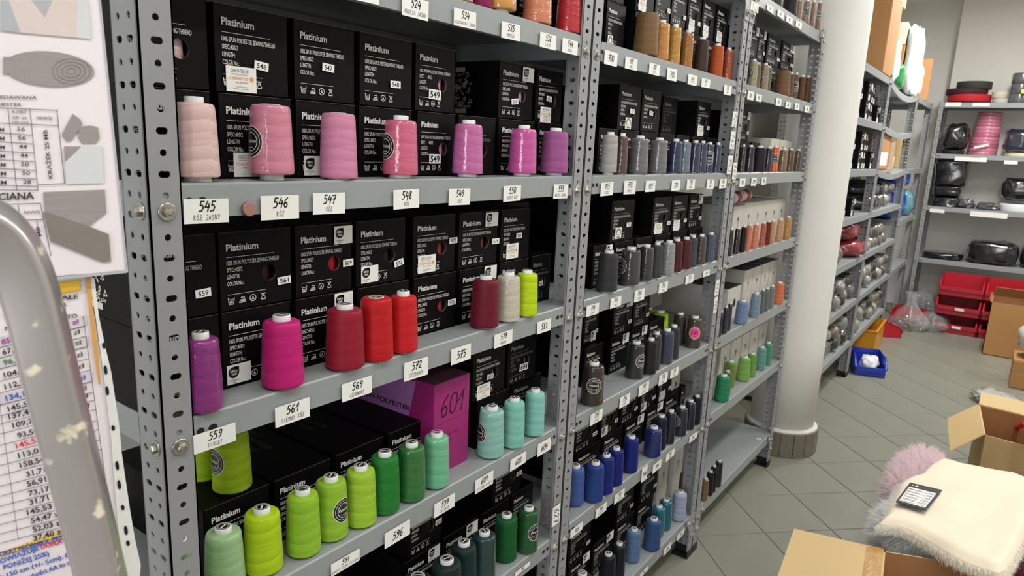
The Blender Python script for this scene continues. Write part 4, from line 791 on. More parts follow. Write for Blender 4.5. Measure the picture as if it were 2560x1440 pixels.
# ===PART2
# ================================================================== FAR RACKS
LB = [z + .0332 for z in (.24, .545, .85, 1.14, 1.43, 1.725, 2.02)]
for lev, rowz, n, nm in ((5, 0, 7, 'upper dark rack past the pillar, bottom row'), (5, 1, 6, 'upper dark rack past the pillar, top row'), (4, 0, 7, 'second shelf past the pillar, bottom row'), (4, 1, 6, 'second shelf past the pillar, top row'), (3, 0, 4, 'third shelf past the pillar, bottom row'), (3, 1, 2, 'third shelf past the pillar, top row')):
    for i in range(n):
        X0 = 2.945 + i * .134 + (.02 if rowz else 0); X0 = min(X0, 3.90 - BW)
        c_ = carton(X0, X0 + BW, .03 + (i % 3) * .012, LB[lev] + rowz * .1135, '', f"small dark carton, {ORD[i]} from left, {nm}", win=(60, 30, 30) if i % 2 else None, st=[('B', .02, .02), ('A', -.02, .085)] if i % 3 else [('A', -.02, .02), ('B', .03, .09)])
def rbox(name, label, x0, x1, y0, y1, z0, z1, m, rz=0, cat='box', tape=None, lab=None, group=None):
    cx, cy = (x0 + x1) / 2, (y0 + y1) / 2; t = thing(name, label, cat, (cx, cy, z0), rz, group); w2, d2, h = (x1 - x0) / 2, (y1 - y0) / 2, z1 - z0
    MB().cbox(-w2, -d2, 0, w2, d2, h, c=.004).obj('carton', m, t)
    for sy in (-1, 1):
        mb = MB(); mb.box(-w2 + .003, min(sy * .002, sy * (d2 - .002)), h, w2 - .003, max(sy * .002, sy * (d2 - .002)), h + .003); mb.obj('flap', m, t)
    if tape:
        mb = MB(); mb.box(-w2 - .0008, -.03, h * .35, -w2, .03, h + .004); mb.box(-w2 - .0008, -.03, h + .003, w2, .03, h + .0042); mb.box(-w2 - .0009, -d2, h * .48, -w2 - .0002, d2, h * .54); mb.box(-w2, -d2 - .001, h * .4, w2, -d2, h * .52)
        mb.obj('tape', TAPE, t)['kind'] = 'stuff'
    if lab: MB().box(-w2 * .6, -d2 - .0016, h * .1, w2 * .7, -d2 - .0002, h * .5).obj('paper_label', PAPER, t)
    return t
KRB = mat('brown_carton', (176, 128, 78), .65, var=.10, scale=4, bump=.06, bscale=14)
rbox('tall_carton', 'large brown carton on top of the rack beside the pillar', 3.56, 3.93, .0, .38, LB[6], 2.52, KRB)
rbox('wide_carton', 'pale brown carton balanced on the large brown one', 3.60, 4.18, .02, .36, 2.525, 2.85, KRAFT)
rbox('upright_carton', 'brown taped carton at the far end of the top shelf', 5.75, 6.1, .04, .34, LB[6], 2.40, KRB, .35, tape=True)
rbox('taped_carton', 'amber taped carton under the white bag, top shelf', 4.62, 5.22, .06, .37, LB[6] + .004, 2.36, TAPE, .03)
rbox('open_white_carton', 'bright white carton with raised yellow flap above the taped carton', 4.63, 5.20, .07, .35, 2.366, 2.52, mat('bright_carton', (240, 236, 222), .6), .05)
def sheet_of(name, label, cat, pts, th, m, group=None):
    mb = MB(); n = len(pts); P = [Vector(p) for p in pts]; nr = (P[1] - P[0]).cross(P[2] - P[0]).normalized() * th
    mb.add([tuple(p) for p in P] + [tuple(p + nr) for p in P], [tuple(range(n)), tuple(range(2 * n - 1, n - 1, -1))] + [(i, (i + 1) % n, n + (i + 1) % n, n + i) for i in range(n)])
    o = mb.obj(name, m); return tag(o, label, cat, group) if label else o
sheet_of('carton_flap', 'pale yellow carton flap standing up above the white carton', 'box', [(4.66, .34, 2.524), (5.15, .30, 2.524), (5.18, .32, 2.60), (4.98, .37, 2.72), (4.70, .38, 2.74)], .006, mat('yellow_flap', (240, 208, 140), .6))
def blob(name, label, cat, c, sz, m, seed=1, pw=2.6, amp=.12, group=None, color=None, rz=0, extra=None, nf=2.2):
    R = random.Random(seed); nu, nv = 28, 16; vs = []; fs = []; off = Vector((R.uniform(0, 50), R.uniform(0, 50), R.uniform(0, 50)))
    def se(x): return (abs(x) ** (2 / pw)) * (1 if x >= 0 else -1)
    for j in range(1, nv):
        ph = pi * j / nv - pi / 2
        for i in range(nu):
            th = 2 * pi * i / nu; p = Vector((se(cos(ph)) * se(cos(th)), se(cos(ph)) * se(sin(th)), se(sin(ph))))
            d = 1 + amp * noise.noise(p * nf + off) + amp * .6 * noise.noise(p * nf * 2.6 + off)
            p *= d; vs.append((p.x * sz[0], p.y * sz[1], max(-sz[2], p.z * sz[2]) + sz[2]))
    k = len(vs); vs += [(0, 0, 0), (0, 0, 2 * sz[2])]
    for j in range(nv - 2):
        for i in range(nu): a = j * nu + i; b = j * nu + (i + 1) % nu; fs.append((a, b, b + nu, a + nu))
    for i in range(nu): fs.append((k, (i + 1) % nu, i)); fs.append((k + 1, (nv - 2) * nu + i, (nv - 2) * nu + (i + 1) % nu))
    mb = MB(); mb.add(vs, fs, 0, True); o = mb.obj(name, m, None, c); o.rotation_euler = (0, 0, rz)
    if color: o.color = (*lin(color), 1)
    return tag(o, label, cat, group)
BAGW = mat('white_bag', (228, 230, 232), .3, var=.06, scale=10, bump=.8, bscale=14, coat=.3)
BAGK = mat('black_bag', (22, 22, 25), .16, var=.3, scale=12, bump=1.0, bscale=16, coat=1)
BAGB = mat('blue_bag', (24, 84, 172), .25, var=.2, scale=8, bump=.9, bscale=14, coat=.6)
BAGT = mat('teal_bag', (96, 150, 160), .25, var=.2, scale=8, bump=.9, bscale=14, coat=.6)
BAGR = mat('red_bag', (140, 34, 44), .25, var=.2, scale=8, bump=.9, bscale=14, coat=.7)
BAGG = mat('green_bag', (20, 130, 60), .25, var=.2, scale=8, bump=.9, bscale=14, coat=.6)
blob('white_bag', 'tall white plastic bag leaning on the taped carton, top shelf', 'bag', (4.93, .02, LB[6] - .03), (.30, .036, .25), BAGW, 3, 4, .10)
blob('white_bag', 'small white bag between brown carton and green bag, top shelf', 'bag', (4.28, .09, LB[6]), (.10, .07, .15), BAGW, 5, 3, .14)
blob('green_bag', 'green and white printed bag at the front of the top shelf', 'bag', (4.50, .10, LB[6] - .02), (.10, .09, .09), BAGG, 6, 4, .12)
blob('grey_bag', 'pale grey folded bag before the far taped carton, top shelf', 'bag', (5.45, .09, LB[6] - .01), (.18, .08, .14), BAGW, 8, 4, .12)
rbox('kraft_carton', 'brown carton with white paper label, fourth shelf of middle far rack', 3.98, 4.42, .02, .34, LB[4] + .0, LB[4] + .235, KRB, 0, tape=True, lab=True)
rbox('amber_carton', 'crumpled amber carton with white side, beside labelled brown carton', 4.54, 4.80, .02, .26, LB[4] - .012, LB[4] + .2, TAPE, .12, lab=True)
rbox('narrow_carton', 'narrow white-faced brown carton at far end of fourth shelf', 5.50, 5.72, .05, .22, LB[4], LB[4] + .27, KRAFT, .1, lab=True)
# wrapped rolls with gathered ends
ROLLM = [mat('roll_grey', (96, 95, 92), .28, var=.35, scale=26, bump=1, bscale=26, coat=.7), mat('roll_white', (140, 140, 134), .3, var=.25, scale=26, bump=1, bscale=26, coat=.6), mat('roll_dark', (46, 45, 44), .22, var=.4, scale=22, bump=1, bscale=24, coat=.9), mat('roll_beige', (112, 102, 84), .35, var=.3, scale=26, bump=1, bscale=26, coat=.5)]
def rollmesh(mi, seed):
    R = random.Random(seed); mb = MB(); prof = [(.014, -.262), (.026, -.26), (.036, -.246), (.044, -.225), (.05, -.19), (.047, -.1), (.05, -.08), (.049, 0), (.05, .10), (.044, .15), (.02, .17)]
    mb.lathe([(r * (1 + R.uniform(-.06, .06)), z + .3) for r, z in prof], 18, 0)
    mb.v = [tuple(Vector(v) + Vector((noise.noise(Vector(v) * 22 + Vector((seed, 0, 0))), noise.noise(Vector(v) * 22 + Vector((0, seed, 5))), 0)) * .010) for v in mb.v]
    return mb.mesh('wrapped_roll', ROLLM[mi])
RM = [[rollmesh(a, a * 7 + b) for b in range(3)] for a in range(4)]
def rolls(shelf, x0, x1, z, nrows, seed, r=.052, y=.0):
    R = random.Random(seed); n = int((x1 - x0) / (2 * r + .008)); k = 0
    for row in range(nrows):
        for i in range(n - row):
            o = put('wrapped_roll', RM[R.randrange(4)][R.randrange(3)]); dx = (x1 - x0) / n
            rr = R.uniform(.98, 1.1); o.scale = (rr, rr, R.uniform(.72, .8))
            o.location = (x0 + dx * (i + .5 + row * .5), y + R.uniform(-.03, .01), z + .051 * rr + row * .09)
            o.rotation_euler = (-pi / 2, R.uniform(0, 6), R.uniform(-.06, .06)); k += 1
            tag(o, f"grey plastic-wrapped roll, {ORD[i]} from left in layer {['one', 'two', 'three'][row]}, {shelf}", 'roll', 'plastic-wrapped rolls on the far racks')
            if i == n - 1 and row == 0: pass
rolls('second shelf up past pillar', 3.0, 3.87, LB[1], 2, 12)
rolls('lowest shelf past pillar', 2.95, 3.87, LB[0], 2, 11)
rolls('red bag shelf', 2.96, 3.36, LB[2], 1, 17)
rolls('shelf above the yellow tub', 3.97, 5.22, LB[0], 2, 13)
rolls('third shelf of the middle far rack', 3.97, 5.22, LB[1], 2, 14)
rolls('shelf beside the red bags', 3.97, 4.9, LB[2] - .024, 2, 15)
rolls('shelf under labelled brown carton', 3.97, 5.0, LB[3], 2, 16)
blob('red_bag', 'upper dark red plastic-wrapped bundle beside the pillar', 'bag', (3.62, .14, LB[2] + .12), (.13, .13, .06), BAGR, 21, 3)
blob('red_bag', 'lower glossy red bundle at the shelf edge beside pillar', 'bag', (3.70, .13, LB[2]), (.14, .15, .058), BAGR, 22, 3)
blob('blue_bag', 'upper bright blue plastic bag in the far corner rack', 'bag', (5.75, .16, .99 + .033 + .26), (.16, .14, .10), BAGB, 31, 3)
blob('blue_bag', 'lower right bright blue plastic bag in the far corner rack', 'bag', (5.84, .17, .99 + .033), (.14, .14, .125), BAGB, 32, 3)
blob('blue_bag', 'lower left bright blue plastic bag behind the corner upright', 'bag', (5.50, .14, .99 + .033), (.13, .12, .14), BAGB, 33, 3)
blob('teal_bag', 'pale teal plastic bag right of the blue bags', 'bag', (6.18, .12, .99 + .033), (.12, .12, .12), BAGT, 34, 3)
# ---- rack against the far wall: shelf tops
LC = [z + .0332 for z in (.57, 1.08, 1.58, 2.05)]
def onC(u, z, X): return at(u, 0, 0, X)
def yC(u, v, X): return at(u, v, 0, X).y
def ringroll(name, label, xl, xr, vm, z, h, X, col, ri=.05, m=None, group='webbing rolls on the far wall rack'):
    y0 = yC(xl, vm, X); y1 = yC(xr, vm, X); r = abs(y0 - y1) / 2 * .97
    mb = MB(); mb.lathe([(ri, .002), (r - .002, 0), (r, .003), (r, h - .003), (r - .002, h), (ri, h - .002), (ri, .002)], 40, 0, cap=False)
    o = mb.obj(name, m or mat('web_' + name + str(col), col, .75, var=.12, scale=60, stretch=(1, 1, 8)), None, (X, (y0 + y1) / 2, z)); return tag(o, label, 'roll', group), r, (y0 + y1) / 2
ringroll('webbing_roll', 'thin black webbing roll under the red one', 2370, 2482, 250, LC[3], .018, 6.71, (24, 22, 26))
ringroll('webbing_roll', 'bright red webbing roll on top of the far rack', 2368, 2482, 240, LC[3] + .0185, .066, 6.71, (186, 26, 38))
ringroll('webbing_roll', 'dark maroon webbing roll resting on the red one', 2364, 2473, 226, LC[3] + .085, .052, 6.71, (58, 18, 34))
ringroll('webbing_roll', 'dark olive webbing roll at the top of the stack', 2390, 2483, 214, LC[3] + .1375, .066, 6.71, (48, 50, 40))
ringroll('fringe_roll', 'off-white fringed roll, lower one beside the webbing stack', 2482, 2524, 240, LC[3], .05, 6.66, (190, 186, 176))
ringroll('fringe_roll', 'off-white fringed roll with tan stain, upper one', 2480, 2522, 228, LC[3] + .051, .06, 6.66, (200, 192, 176))
for i in range(3): ringroll('tape_roll', f"grey bagged tape roll, {['lowest', 'middle', 'top'][i]} of the grey stack", 2524, 2580, 225, LC[3] + i * .092, .09, 6.68, (92, 92, 98), m=mat('grey_bagged_tape', (92, 92, 98), .25, var=.2, scale=20, bump=.8, bscale=30, coat=.8))
sheet_of('yellow_tag', 'small fluorescent yellow tag on the grey tape stack', 'label', [(6.545, yC(2551, 242, 6.545), 2.17), (6.545, yC(2566, 242, 6.545), 2.17), (6.545, yC(2566, 242, 6.545), 2.205), (6.545, yC(2551, 242, 6.545), 2.205)], .002, mat('yellow_tag', (220, 230, 40), .5))
zz = LC[2]
for i in range(12):
    a, b = (2424 + min(i, 8) * 1.2, 2502 - max(0, i - 3) * .4) ; ringroll('ribbon_roll', f"pink ribbon roll, {ORD[i]} from the bottom of the pink stack", a, b, 340, zz, .033, 6.74, [(200, 120, 144), (206, 128, 152), (188, 106, 130)][i % 3], m=mat('pink_ribbon%d' % (i % 3), [(200, 120, 144), (208, 130, 154), (186, 104, 128)][i % 3], .35, var=.1, scale=20, bump=.3, coat=.6), group='pink ribbon rolls'); zz += .0335
zz = LC[2]
for i in range(5): ringroll('ribbon_roll', f"front pink ribbon roll, {ORD[i]} from the bottom, before the tall stack", 2421, 2486, 372, zz, .03, 6.565 - .0, (206, 132, 156), m=MC['pink_ribbon1'], group='pink ribbon rolls', ri=.02) if False else None; zz += .031
sheet_of('paper_strip', 'white paper strip on the pink ribbon stack', 'label', [(6.585, yC(2433, 378, 6.585), 1.67), (6.585, yC(2470, 370, 6.585), 1.70), (6.585, yC(2470, 370, 6.585), 1.725), (6.585, yC(2433, 378, 6.585), 1.69)], .001, PAPER)
def bagC(label, xl, xr, yt, yb, z, X, m=BAGK, seed=1, pw=3.2, dx=.14, cat='bag', name='black_bag', amp=.14):
    y0, y1 = yC(xl, (yt + yb) / 2, X), yC(xr, (yt + yb) / 2, X); zt = at((xl + xr) / 2, yt, 0, X).z
    return blob(name, label, cat, (X + dx, (y0 + y1) / 2, z), (dx, abs(y1 - y0) / 2 * .96, max(.02, (zt - z) / 2)), m, seed, pw, amp)
bagC('clear-wrapped black bag beside the pink stack', 2352, 2422, 308, 374, LC[2] + .04, 6.52, BAGK, 41)
ringroll('webbing_roll', 'flat black roll under the black bag beside pink stack', 2352, 2412, 380, LC[2], .038, 6.64, (20, 20, 22))
bagC('navy bundle in clear film at the right frame edge', 2508, 2590, 322, 386, LC[2] + .035, 6.52, mat('navy_film', (40, 44, 58), .15, var=.4, scale=14, bump=1, bscale=14, coat=1), 42, 4)
ringroll('fringe_roll', 'cream flat roll under the navy bundle', 2506, 2590, 386, LC[2], .034, 6.68, (214, 210, 180))
bagC('tall black plastic stack, upper bundle, third wall shelf', 2334, 2420, 400, 466, LC[1] + .20, 6.50, BAGK, 43, 7, .2)
bagC('tall black plastic stack, middle bundle, third wall shelf', 2328, 2405, 466, 492, LC[1] + .10, 6.50, BAGK, 44, 7, .2)
bagC('tall black plastic stack, lowest bundle, third wall shelf', 2324, 2400, 492, 520, LC[1], 6.50, BAGK, 45, 7, .2)
bagC('crumpled clear film heap beside the black stack', 2392, 2436, 500, 524, LC[1], 6.5, GLASSY, 46, 2.2, .06, name='film_heap', amp=.5)
bagC('flat grey film bundle in the middle of the wall shelf', 2438, 2500, 508, 528, LC[1], 6.5, GLASSY, 47, 2.4, .08, name='film_heap', amp=.4)
bagC('black bag above the white roll, third wall shelf', 2500, 2590, 446, 508, LC[1] + .10, 6.56, BAGK, 48, 4)
ringroll('fringe_roll', 'thick white roll at the right of the third wall shelf', 2494, 2590, 522, LC[1], .07, 6.70, (226, 228, 228))
bagC('thin flat black bundle, left of the lowest wall shelf', 2300, 2408, 632, 652, LC[0], 6.5, BAGK, 49, 4)
bagC('big black plastic bundle in the middle of lowest wall shelf', 2414, 2546, 606, 668, LC[0], 6.5, BAGK, 50, 5)
bagC('dim black bundle at the right end of lowest wall shelf', 2549, 2600, 610, 675, LC[0], 6.56, BAGK, 51, 3)
for i, (a, b, v0, v1) in enumerate([(2364, 2404, 256, 266), (2432, 2475, 257, 266), (2388, 2468, 391, 402), (2511, 2545, 401, 410), (2325, 2362, 521, 530), (2427, 2520, 527, 540)]):
    X = 6.4795; p = [at(a, v0, 0, X), at(b, v0 + (v0 - 248) * .012 * (b - a) / 40, 0, X)]; zb_ = at(a, v1, 0, X).z
    t = thing('shelf_strip', f"blank white strip {['left on the top', 'right on the top', 'left on the second', 'right on the second', 'left on the third', 'right on the third'][i]} lip, far wall rack", 'label', (X, p[0].y, zb_))
    MB().box(-.0012, p[1].y - p[0].y, 0, 0, 0, p[0].z - zb_).obj('card', PAPER, t)
    if i in (2, 3): MB().box(-.0016, (p[1].y - p[0].y) * .8, .035, -.0010, (p[1].y - p[0].y) * .45, .040).obj('green_line', mat('green_print', (130, 190, 70), .5), t)
# ---- stackable red bins
def bin_mesh(W_, D_, H__, m, name='bin_body'):
    mb = MB(); t = .004; f = H__ * .42
    mb.box(-W_ / 2, 0, 0, W_ / 2, D_, t); mb.box(-W_ / 2, D_ - t, 0, W_ / 2, D_, H__)
    for s in (-1, 1):
        x0, x1 = (s * W_ / 2 - (t if s > 0 else 0), s * W_ / 2 + (0 if s > 0 else t))
        pr = [(0, 0), (D_, 0), (D_, H__), (D_ * .32, H__), (D_ * .10, H__ * .72), (0, f)]
        n = len(pr); mb.add([(x0, y, z) for y, z in pr] + [(x1, y, z) for y, z in pr], [tuple(range(n)), tuple(range(2 * n - 1, n - 1, -1))] + [(i, (i + 1) % n, n + (i + 1) % n, n + i) for i in range(n)])
    mb.box(-W_ / 2, 0, 0, W_ / 2, t, f)
    rim = MB(); rim.tube([(-W_ / 2, D_ * .32, H__), (-W_ / 2, D_ * .10, H__ * .74), (-W_ / 2, -.004, f + .004), (-W_ / 2 + .02, -.006, f)], .009, 8); rim.tube([(W_ / 2, D_ * .32, H__), (W_ / 2, D_ * .10, H__ * .74), (W_ / 2, -.004, f + .004), (W_ / 2 - .02, -.006, f)], .009, 8); rim.box(-W_ / 2 + .01, -.014, f - .02, W_ / 2 - .01, .004, f + .012)
    return mb.mesh(name, m), rim.mesh('rim', m)
REDP = mat('red_plastic', (172, 20, 40), .35, var=.08, coat=.3); BLUP = mat('blue_plastic', (24, 58, 170), .35, coat=.3)
BR_, BRR = bin_mesh(.36, .42, .165, REDP)
def binat(y, x, z, label, rz=-pi / 2, strip=False, name='red_bin', me=(None, None), m=None, sc=1):
    t = thing(name, label, 'bin', (x, y, z), rz, 'stacking storage bins', scale=(sc, sc, sc)); put('bin_body', me[0] or BR_, t); put('rim', me[1] or BRR, t)
    if strip: MB().box(-.03, -.0155, .05, .04, -.0142, .072).obj('paper_strip', PAPER, t)
    return t
ycol = [yC(2400, 760, 6.02), yC(2508, 790, 6.02)]
for c in range(2):
    for k in range(3):
        binat(ycol[c], 6.0 + (.0 if k < 2 else .05), .002 + k * .168, f"red stacking bin, {['lowest', 'middle', 'topmost'][k]} in the {['left', 'right'][c]} column", strip=(c == 0 and k < 2))
binat(-.12, 5.98, .002, 'red bin half hidden behind the clear bag of silver parts', sc=.8)
binat(-.08, 5.56, .002, 'red bin lying open beside the corner upright', rz=.5, sc=.8)
BLM = bin_mesh(.20, .30, .13, BLUP)
binat(-.03 - .1, 4.02, .002, 'small blue bin of white rolls on the floor', rz=-pi * .40, name='blue_bin', me=BLM)
blob('paper_roll', 'white paper rolls heaped in the small blue bin', 'roll', (4.14, -.10, .012), (.09, .06, .055), BAGW, 61, 2.5, .25)
YEL = mat('yellow_plastic', (206, 140, 24), .4, coat=.2)
t = thing('yellow_tub', 'tall yellow-orange tub under the middle far rack', 'tub', (4.86, .08, .001), .03)
mb = MB(); mb.cbox(-.26, -.13, 0, .26, -.124, .20, c=.001); mb.box(-.26, .124, 0, .26, .13, .20); mb.box(-.26, -.13, 0, -.254, .13, .20); mb.box(.254, -.13, 0, .26, .13, .20); mb.box(-.26, -.13, 0, .26, .13, .004); mb.obj('tub_body', YEL, t)
mb = MB(); mb.box(-.27, -.14, .196, .27, -.124, .206); mb.box(-.27, .124, .196, .27, .14, .206); mb.box(-.27, -.124, .196, -.254, .124, .206); mb.box(.254, -.124, .196, .27, .124, .206); mb.obj('rim', YEL, t)
# ---- bags of parts on the floor
def partsbag(label, c, sz, m, seed, peak):
    t = thing('clear_bag', label, 'bag', c); R = random.Random(seed)
    mb = MB(); N_ = 700
    for i in range(N_):
        a = R.uniform(0, 2 * pi); rr = sqrt(R.random()); x = rr * cos(a) * sz[0] * .9; y = rr * sin(a) * sz[1] * .9; z = R.random() * sz[2] * (1 - rr * rr * .8); s = R.uniform(.005, .011)
        M = Matrix.Translation((x, y, z + .006)) @ Matrix.Rotation(R.uniform(0, 6), 4, Vector((R.random(), R.random(), R.random() + .1)).normalized())
        mb.add([(s * cos(k * 1.047), s * sin(k * 1.047), 0) for k in range(6)], [tuple(range(6))], 0, False, M)
    o = mb.obj('small_parts', m, t); o['kind'] = 'stuff'
    b = MB(); n = 30; prof = [(1.0, 0), (1.04, .2), (.98, .6), (.85, 1.0), (.62, 1.3), (.4, 1.3 + peak * .3), (.25, 1.3 + peak * .6), (.34, 1.3 + peak)]
    vs = []; 
    for k, (r, z) in enumerate(prof):
        for i in range(n):
            a = 2 * pi * i / n; d = 1 + .5 * noise.noise(Vector((cos(a) * 2.2 + seed, sin(a) * 2.2, z * 1.6))) + .25 * noise.noise(Vector((cos(a) * 7 + seed, sin(a) * 7, z * 4))); vs.append((r * cos(a) * sz[0] * d, r * sin(a) * sz[1] * d, z * sz[2] + .002))
    b.add(vs, [(k * n + i, k * n + (i + 1) % n, k * n + n + (i + 1) % n, k * n + n + i) for k in range(len(prof) - 1) for i in range(n)], 0, True)
    b.obj('film', FILM, t); return t
SILV = mat('nickel_parts', (190, 186, 170), .25, metal=.9, var=.3, scale=60); GUNM = mat('gunmetal_parts', (70, 70, 76), .3, metal=.8, var=.4, scale=60)
g = lambda u, v: at(u, v, 2, 0)
p = g(2265, 825); partsbag('clear bag of silver metal parts with tall gathered neck', (p.x + .1, p.y, .003), (.17, .15, .12), SILV, 71, 1.5)
p = g(2330, 825); partsbag('clear bag of dark metal parts before the red bins', (p.x + .06, p.y + .02, .003), (.20, .15, .10), GUNM, 72, .5)
p = g(2300, 790); partsbag('clear bag of silver buttons behind the other two bags', (p.x + .12, p.y + .02, .003), (.15, .13, .16), SILV, 73, .3)
# ================================================================== OPEN CARTONS
def open_carton(name, label, c, rz, W_, D_, H__, flaps, m=KRAFT, mi=KRAFTD):
    """flaps: dict side -> (length, angle from vertical outward)"""
    t = thing(name, label, 'box', c, rz); th = .005
    def panel(nm, pts, nr):
        mb = MB(); P = [Vector(p) for p in pts]; n = len(P); q_ = Vector(nr) * th
        mb.add(P, [tuple(range(n - 1, -1, -1))], 0); mb.add([p + q_ for p in P], [tuple(range(n))], 1)
        mb.add(P + [p + q_ for p in P], [(i, (i + 1) % n, n + (i + 1) % n, n + i) for i in range(n)], 0)
        return mb.obj(nm, [m, mi], t)
    w2, d2 = W_ / 2, D_ / 2
    panel('panel', [(-w2, -d2, 0), (w2, -d2, 0), (w2, -d2, H__), (-w2, -d2, H__)], (0, 1, 0)); panel('panel', [(w2, d2, 0), (-w2, d2, 0), (-w2, d2, H__), (w2, d2, H__)], (0, -1, 0))
    panel('panel', [(-w2, d2, 0), (-w2, -d2, 0), (-w2, -d2, H__), (-w2, d2, H__)], (1, 0, 0)); panel('panel', [(w2, -d2, 0), (w2, d2, 0), (w2, d2, H__), (w2, -d2, H__)], (-1, 0, 0))
    panel('bottom', [(-w2, -d2, .001), (w2, -d2, .001), (w2, d2, .001), (-w2, d2, .001)], (0, 0, 1))
    for s, (ln, an) in flaps.items():
        o = Vector({'-y': (0, -1, 0), '+y': (0, 1, 0), '-x': (-1, 0, 0), '+x': (1, 0, 0)}[s]); al = Vector((1, 0, 0)) if 'y' in s else Vector((0, 1, 0))
        base = o * (d2 if 'y' in s else w2); hw = w2 if 'y' in s else d2; dr = Vector((0, 0, cos(an))) + o * sin(an); up = Vector((0, 0, H__ + .0005))
        pts = [base + al * hw + up, base - al * hw + up, base - al * hw * .97 + up + dr * ln, base + al * hw * .97 + up + dr * ln]
        panel('flap', pts, tuple(dr.cross(al) * .8))
    return t
def skew_carton(label, A, e1, e2, H__, flaps, tape=False):
    """open carton: rim corner A, rim edges e1 and e2; flaps are quads in world space"""
    t = thing('open_carton', label, 'box', (A.x, A.y, .001)); th = .005; E1, E2 = Vector((e1[0], e1[1], 0)), Vector((e2[0], e2[1], 0)); O_ = Vector((0, 0, 0)); cen_ = (E1 + E2) / 2
    def panel(nm, P, nr, m1=KRAFT, m2=KRAFTD):
        mb = MB(); n = len(P); q_ = Vector(nr).normalized() * th
        mb.add(P, [tuple(range(n))], 0); mb.add([p + q_ for p in P], [tuple(range(n))], 1); mb.add(P + [p + q_ for p in P], [(i, (i + 1) % n, n + (i + 1) % n, n + i) for i in range(n)], 0); mb.obj(nm, [m1, m2], t)
    up_ = Vector((0, 0, H__))
    for a_, b_2 in ((O_, E1), (E1, E1 + E2), (E1 + E2, E2), (E2, O_)):
        panel('panel', [a_, b_2, b_2 + up_, a_ + up_], cen_ - (a_ + b_2) / 2)
    panel('bottom', [O_, E1, E1 + E2, E2], (0, 0, 1))
    for q4 in flaps:
        P = [Vector(p) - Vector((A.x, A.y, .001)) for p in q4]; nr = (P[1] - P[0]).cross(P[3] - P[0]); nr = nr if nr.z > 0 else -nr
        panel('flap', P, nr, KRAFT, KRAFT)
    return t
z1 = .45; A = at(2209, 1377, 2, z1); B = at(2477, 1421, 2, z1); e1 = (B.x - A.x, B.y - A.y); e2 = (-.44, -.046)
F1 = at(1985, 1325, 2, z1 - .004); F2 = at(1945, 1440, 2, z1 - .004); F2 = F1 + (F2 - F1) * 1.6
oc = skew_carton('nearest open brown carton at the bottom edge, long flap spread left', A, e1, e2, z1 - .001, [[A, Vector((A.x + e2[0], A.y + e2[1], z1)), F2, F1], [B, Vector((B.x + e2[0], B.y + e2[1], z1)), Vector((B.x + e2[0] + .03, B.y + e2[1] - .2, z1 - .05)), Vector((B.x + .03, B.y - .2, z1 - .05))]])
mb = MB(); O0 = Vector((A.x, A.y, 0)); f_ = lambda k, w_: A.lerp(F1, w_) + Vector((e2[0] * k, e2[1] * k, .0066)) - Vector((A.x, A.y, .001))
mb.add([f_(0.0, .0), f_(0, .18), f_(.9, .18), f_(.9, .0)], [(0, 1, 2, 3)]); mb.obj('tape', TAPE, oc)
z2 = .38; A = at(2461, 1087, 2, z2); Fr = at(2447, 1012, 2, z2); e1 = (-.05, -.36); e2 = (Fr.x - A.x, Fr.y - A.y)
skew_carton('second open brown carton behind the furs, flap folded out', A, e1, e2, z2 - .001, [[A, Fr, at(2369, 1048, 2, z2 - .07), at(2376, 1129, 2, z2 - .07)], [Fr, Fr + Vector((e1[0], e1[1], 0)), Fr + Vector((e1[0] + .12, e1[1], .03)), Fr + Vector((.12, 0, .03))]])
c3 = g(2450, 885); open_carton('open_carton', 'tall open carton standing before the red bins', (c3.x + .2, c3.y - .26, .001), 0, .38, .50, .44, {'+x': (.09, -.5), '+y': (.03, .4)}, KRB, KRAFTD)
c4 = g(2520, 968); rbox('small_carton', 'taped brown carton under the bubble bag, right frame edge', c4.x, c4.x + .34, c4.y - .40, c4.y - .0, .001, .20, KRB, 0, tape=True)
blob('bubble_bag', 'shiny clear plastic bag piled on the taped carton', 'bag', (c4.x + .18, c4.y - .19, .206), (.17, .18, .13), mat('bubble_film', (208, 206, 200), .12, var=.25, scale=20, bump=1, bscale=16, coat=1), 81, 2.6, .2)
p = g(2488, 1020); blob('film_sheet', 'crumpled clear plastic film lying on the floor', 'plastic film', (p.x + .12, p.y, .001), (.16, .13, .035), mat('floor_film', (206, 208, 206), .1, var=.15, scale=20, bump=1, bscale=20, alpha=.6, coat=1), 82, 2.0, .4)
